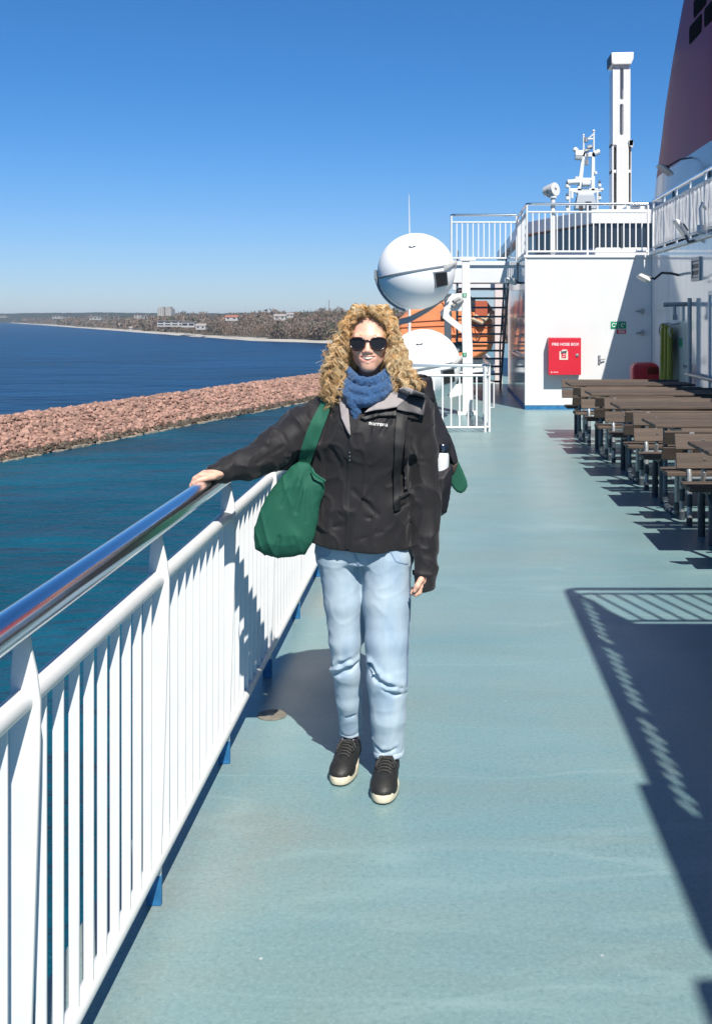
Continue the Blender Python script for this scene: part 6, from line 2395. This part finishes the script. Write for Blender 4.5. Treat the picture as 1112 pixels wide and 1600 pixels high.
            ins = rr_ < 1
            Q_[ins] = np.array([0, .014, .012]) + dd[ins] / rr_[ins][:, None] * np.array([.078, .098, .090])
            w = (r.uniform(.0005, .0008) if thin else r.uniform(.0009, .0016)) * (1 - .6 * s ** 3)
            Q_ = Q_ + HC
            C = Q_[:, None, :] + (A[:, None, :] * np.cos(np.arange(4) * PI / 2)[None, :, None] * 1.4 + Bn[:, None, :] * np.sin(np.arange(4) * PI / 2)[None, :, None] * .85) * w[:, None, None]
            V.append(C.reshape(-1, 3))
            i = np.arange(n - 1)[:, None] * 4 + np.arange(4)[None]
            j = np.arange(n - 1)[:, None] * 4 + (np.arange(4)[None] + 1) % 4
            Fc.append(np.stack([i, j, j + 4, i + 4], -1).reshape(-1, 4) + o); o += 4 * n
            mt = tone if r.random() < .7 else r.choice(3)
            mi.append(np.full(len(Fc[-1]), mt))
    # loose wisps lifted off by the wind, mostly on the left side of the picture
    for q in range(90):
        sgn = -1 if q % 4 else 1
        n = 40; s = np.linspace(0, 1, n)
        z0 = r.uniform(-.16, .06); out = float(env(z0, sgn))
        P = np.stack([sgn * (out * .8 + (r.uniform(.02, .085)) * s ** 1.2), r.uniform(-.05, .06) + 0 * s, z0 - r.uniform(-.02, .12) * s], 1)
        P += .016 * np.stack([vnoise(np.stack([s * 4, s * 0 + q, s * 0], 1), 5), 0 * s, vnoise(np.stack([s * 5, s * 0 + q, s * 0], 1), 6)], 1)
        ph = s * r.uniform(8, 20) + r.uniform(0, 6)
        P += np.stack([np.cos(ph) * .006, np.sin(ph) * .006, np.sin(ph + 1) * .006], 1) * s[:, None] + HC
        T = np.gradient(P, axis=0); T /= np.linalg.norm(T, axis=1)[:, None]
        A = np.cross(T, [.2, -1, .1]); A /= np.linalg.norm(A, axis=1)[:, None]; Bn = np.cross(T, A)
        w = r.uniform(.0005, .0009) * (1 - .6 * s)
        C = P[:, None, :] + (A[:, None, :] * np.cos(np.arange(4) * PI / 2)[None, :, None] + Bn[:, None, :] * np.sin(np.arange(4) * PI / 2)[None, :, None]) * w[:, None, None]
        V.append(C.reshape(-1, 3))
        i = np.arange(n - 1)[:, None] * 4 + np.arange(4)[None]
        j = np.arange(n - 1)[:, None] * 4 + (np.arange(4)[None] + 1) % 4
        Fc.append(np.stack([i, j, j + 4, i + 4], -1).reshape(-1, 4) + o); o += 4 * n
        mi.append(np.full(len(Fc[-1]), 1))
    V = np.concatenate(V) - np.array(ORG[WOMAN.name]); Q = np.concatenate(Fc)
    me = bpy.data.meshes.new('curls')
    nf = len(Q)
    me.vertices.add(len(V)); me.vertices.foreach_set('co', V.astype(np.float32).ravel())
    me.loops.add(nf * 4); me.polygons.add(nf)
    me.loops.foreach_set('vertex_index', Q.astype(np.int32).ravel())
    me.polygons.foreach_set('loop_start', np.arange(0, nf * 4, 4, dtype=np.int32))
    me.update(calc_edges=True); me.validate()
    for k in ('hair_gold', 'hair_pale', 'hair_dark'): me.materials.append(M[k])
    me.polygons.foreach_set('material_index', np.concatenate(mi).astype(np.int32))
    link('curls', me, hb, 180)


hair()


# ---- what she carries
def backpack():
    t = thing('backpack', B(620, 720, .2), 'black backpack worn on the back with a strap over the front of the jacket', 'backpack')
    f = Field(*grid((-.46, 4.16, .90), (.06, 4.56, 1.48), .0055))
    def pts(p, Y): return [(W(a, b, Y)[0], W(a, b, Y)[2]) for a, b in p]
    f.poly(pts([(520, 630), (560, 600), (640, 580), (668, 585), (690, 650), (705, 690), (700, 760), (690, 800), (530, 800), (515, 720)], 4.34), 4.34, .13, .05)
    f.poly(pts([(670, 733), (690, 730), (706, 726), (705, 760), (697, 800), (676, 812)], 4.245), 4.245, .068, .03)
    f.poly(pts([(636, 580), (655, 570), (675, 590), (680, 625), (660, 640)], 4.22), 4.22, .05, .03)
    near = np.abs(f.d) < .02
    P = np.stack(np.meshgrid(f.x, f.y, f.z, indexing='ij'), -1)[near]
    f.d[near] += (-.008 * (ridged(P * 14, 71) ** 3 - .3) - .003 * vnoise(P * 30, 72)).astype(np.float32)
    f.build('pack_body', M['pack'], t, relax=1)
    drape_strip([(630, 640), (628, 668), (625, 700), (622, 740), (622, 770), (623, 790)], [.040, .040, .028, .026, .024, .024], .008, .006, 'shoulder_strap', 'jacket_dark', t, 2)
    drape_strip([(640, 652), (638, 680), (636, 720), (636, 760)], [.014, .012], .017, .005, 'strap_webbing', 'jacket', t, 2)
    mb = MB()
    for py in (742, 757): p = B(634, py); mb.ball((p[0], front_y(p[0], p[2]) - .028, p[2]), (.003, .003, .005), 8)
    mb.build('strap_clip', M['zip'], t)
    mb = MB(); a, b = W(702, 712, 4.25), W(686, 786, 4.2)
    mb.build('x', M['pack'], t) if False else None


backpack()


def water_bottle():
    c = W(691, 722, 4.215)
    t = thing('water_bottle', c, 'white steel water bottle with dark screw cap in the side pocket of the backpack', 'water bottle')
    k = 4.2 / F
    top = EYE - (695.5 - CY) * k
    ax = Vector((.06, 0, 1)).normalized()
    base = Vector((c.x - .012, 4.235, top - .20))
    mb = MB(); mb.lathe([(.026, 0), (.0295, .01), (.0295, .135), (.0285, .145), (.027, .16), (.022, .170)], base, ax, 32); mb.build('flask', M['bottle'], t, 50)
    mb = MB(); mb.lathe([(.0235, .168), (.0245, .171), (.0245, .196), (.022, .200), (.001, .200)], base, ax, 28); mb.build('cap', M['bottle_cap'], t, 40)


water_bottle()


def hanging_cap():
    Y = 4.42
    t = thing('cap', W(705, 730, Y), 'black cap with a green underside hanging from the backpack', 'cap')
    pt = lambda p: [(W(a, b, Y)[0], W(a, b, Y)[2]) for a, b in p]
    f = Field(*grid((-.06, 4.34, .93), (.14, 4.52, 1.26), .0035))
    f.poly(pt([(684, 664), (693, 667), (703, 680), (710, 698), (716, 722), (713, 728), (706, 731), (698, 716), (686, 700)]), Y, .045, .03)
    f.build('crown', M['pack'], t, relax=1)
    f = Field(*grid((-.06, 4.34, .93), (.14, 4.52, 1.26), .0028))
    f.poly(pt([(698, 716), (716, 722), (722, 735), (728, 750), (729.5, 759), (726, 766), (720, 769.5), (714, 768), (708, 762), (700, 748), (697, 730)]), Y - .012, .008, .008, round_=.002, wob=lambda X, Y_, Z: (.0 * X).astype(np.float32))
    f.build('brim', M['bag'], t, relax=1, move=lambda V: V + np.stack([0 * V[:, 0], .25 * (V[:, 0] - .06) ** 2 * 8, 0 * V[:, 0]], 1))
    f = Field(*grid((-.06, 4.34, .93), (.14, 4.52, 1.26), .0035))
    f.poly(pt([(704, 726), (716, 721), (712, 734), (707, 742)]), Y - .02, .008, .006)
    f.build('strap', M['pack_brown'], t, relax=1)


M['pack_brown'] = mat('brown_leather_strap', (0.06, 0.04, 0.032), 0.6)
hanging_cap()


def tote():
    Y = 3.985
    t = thing('tote_bag', W(450, 800, Y), 'dark green cloth tote bag hanging from the shoulder beside the rail', 'tote bag')
    pt = lambda p: [(W(a, b, Y)[0], W(a, b, Y)[2]) for a, b in p]
    f = Field(*grid((-.74, 3.87, .78), (-.40, 4.10, 1.20), .0035))

    def wob(X, Y_, Z):
        p = np.stack(np.broadcast_arrays(X * 11, Y_ * 6, Z * 5), -1)
        p2 = np.stack(np.broadcast_arrays(X * 26 + Z * 8, Y_ * 9, Z * 9), -1)
        return (-.007 * (ridged(p, 81) ** 3 - .3) - .005 * (ridged(p2, 82) ** 4 - .25)).astype(np.float32)
    f.poly(pt([(466, 721), (478, 722), (486, 727), (490, 739), (497, 744), (507, 750), (506, 758), (501, 785), (497, 812), (493, 838), (488, 850), (474, 866), (458, 869.5), (440, 871), (424, 869), (399, 858), (396, 838), (397.5, 823), (404, 802), (418, 776), (440, 744), (456, 728)]), Y, .036, .050, wob=wob)
    # folds fanning out from the strap
    for a, b, r in (((480, 730), (462, 800), .007), ((483, 730), (479, 815), .007), ((485, 732), (492, 790), .006), ((472, 727), (440, 790), .006), ((430, 868), (436, 840), .005)):
        p, q = np.array(W(*a, Y - .034)), np.array(W(*b, Y - .038))
        f.cone(p, q, r, r * .3, .016, sub=True)
    f.build('bag_body', M['bag'], t, relax=1)
    # stitched bottom fold and rim
    s = drape_strip([(514, 622), (508, 640), (497, 668), (488, 694), (478, 724)], [.040, .047, .050, .048, .040], .012, .004, 'shoulder_strap', 'bag', t, 6)
    mb = MB()
    P = [np.array(W(a, b, Y - c)) for a, b, c in ((487, 731, .03), (491, 740, .04), (498, 745.5, .04), (508, 751.5, .03))]
    mb.tube(P, [.003, .0045, .0045, .004], 8); mb.build('rim', M['bag_dark'], t)


tote()
# ------------------------------------------------------------------ the air between the ship and the far shore
def haze():
    mb = MB(); mb.box(-6500, 4500, -40, 7800, SEA - 1.5, 46)
    m = bpy.data.materials.new('sea_haze'); m.use_nodes = True
    n, l, b = nodes_of(m)
    v = n.new('ShaderNodeVolumePrincipled')
    v.inputs['Color'].default_value = (0.72, 0.86, 1.0, 1)
    v.inputs['Density'].default_value = 0.00007
    v.inputs['Anisotropy'].default_value = 0.1
    out = n['Material Output']
    n.remove(b)
    l.new(v.outputs[0], out.inputs['Volume'])
    tag(mb.build('haze', m, smooth=0), 'faint sea haze over the water and the far shore', 'haze', kind='stuff')


haze()
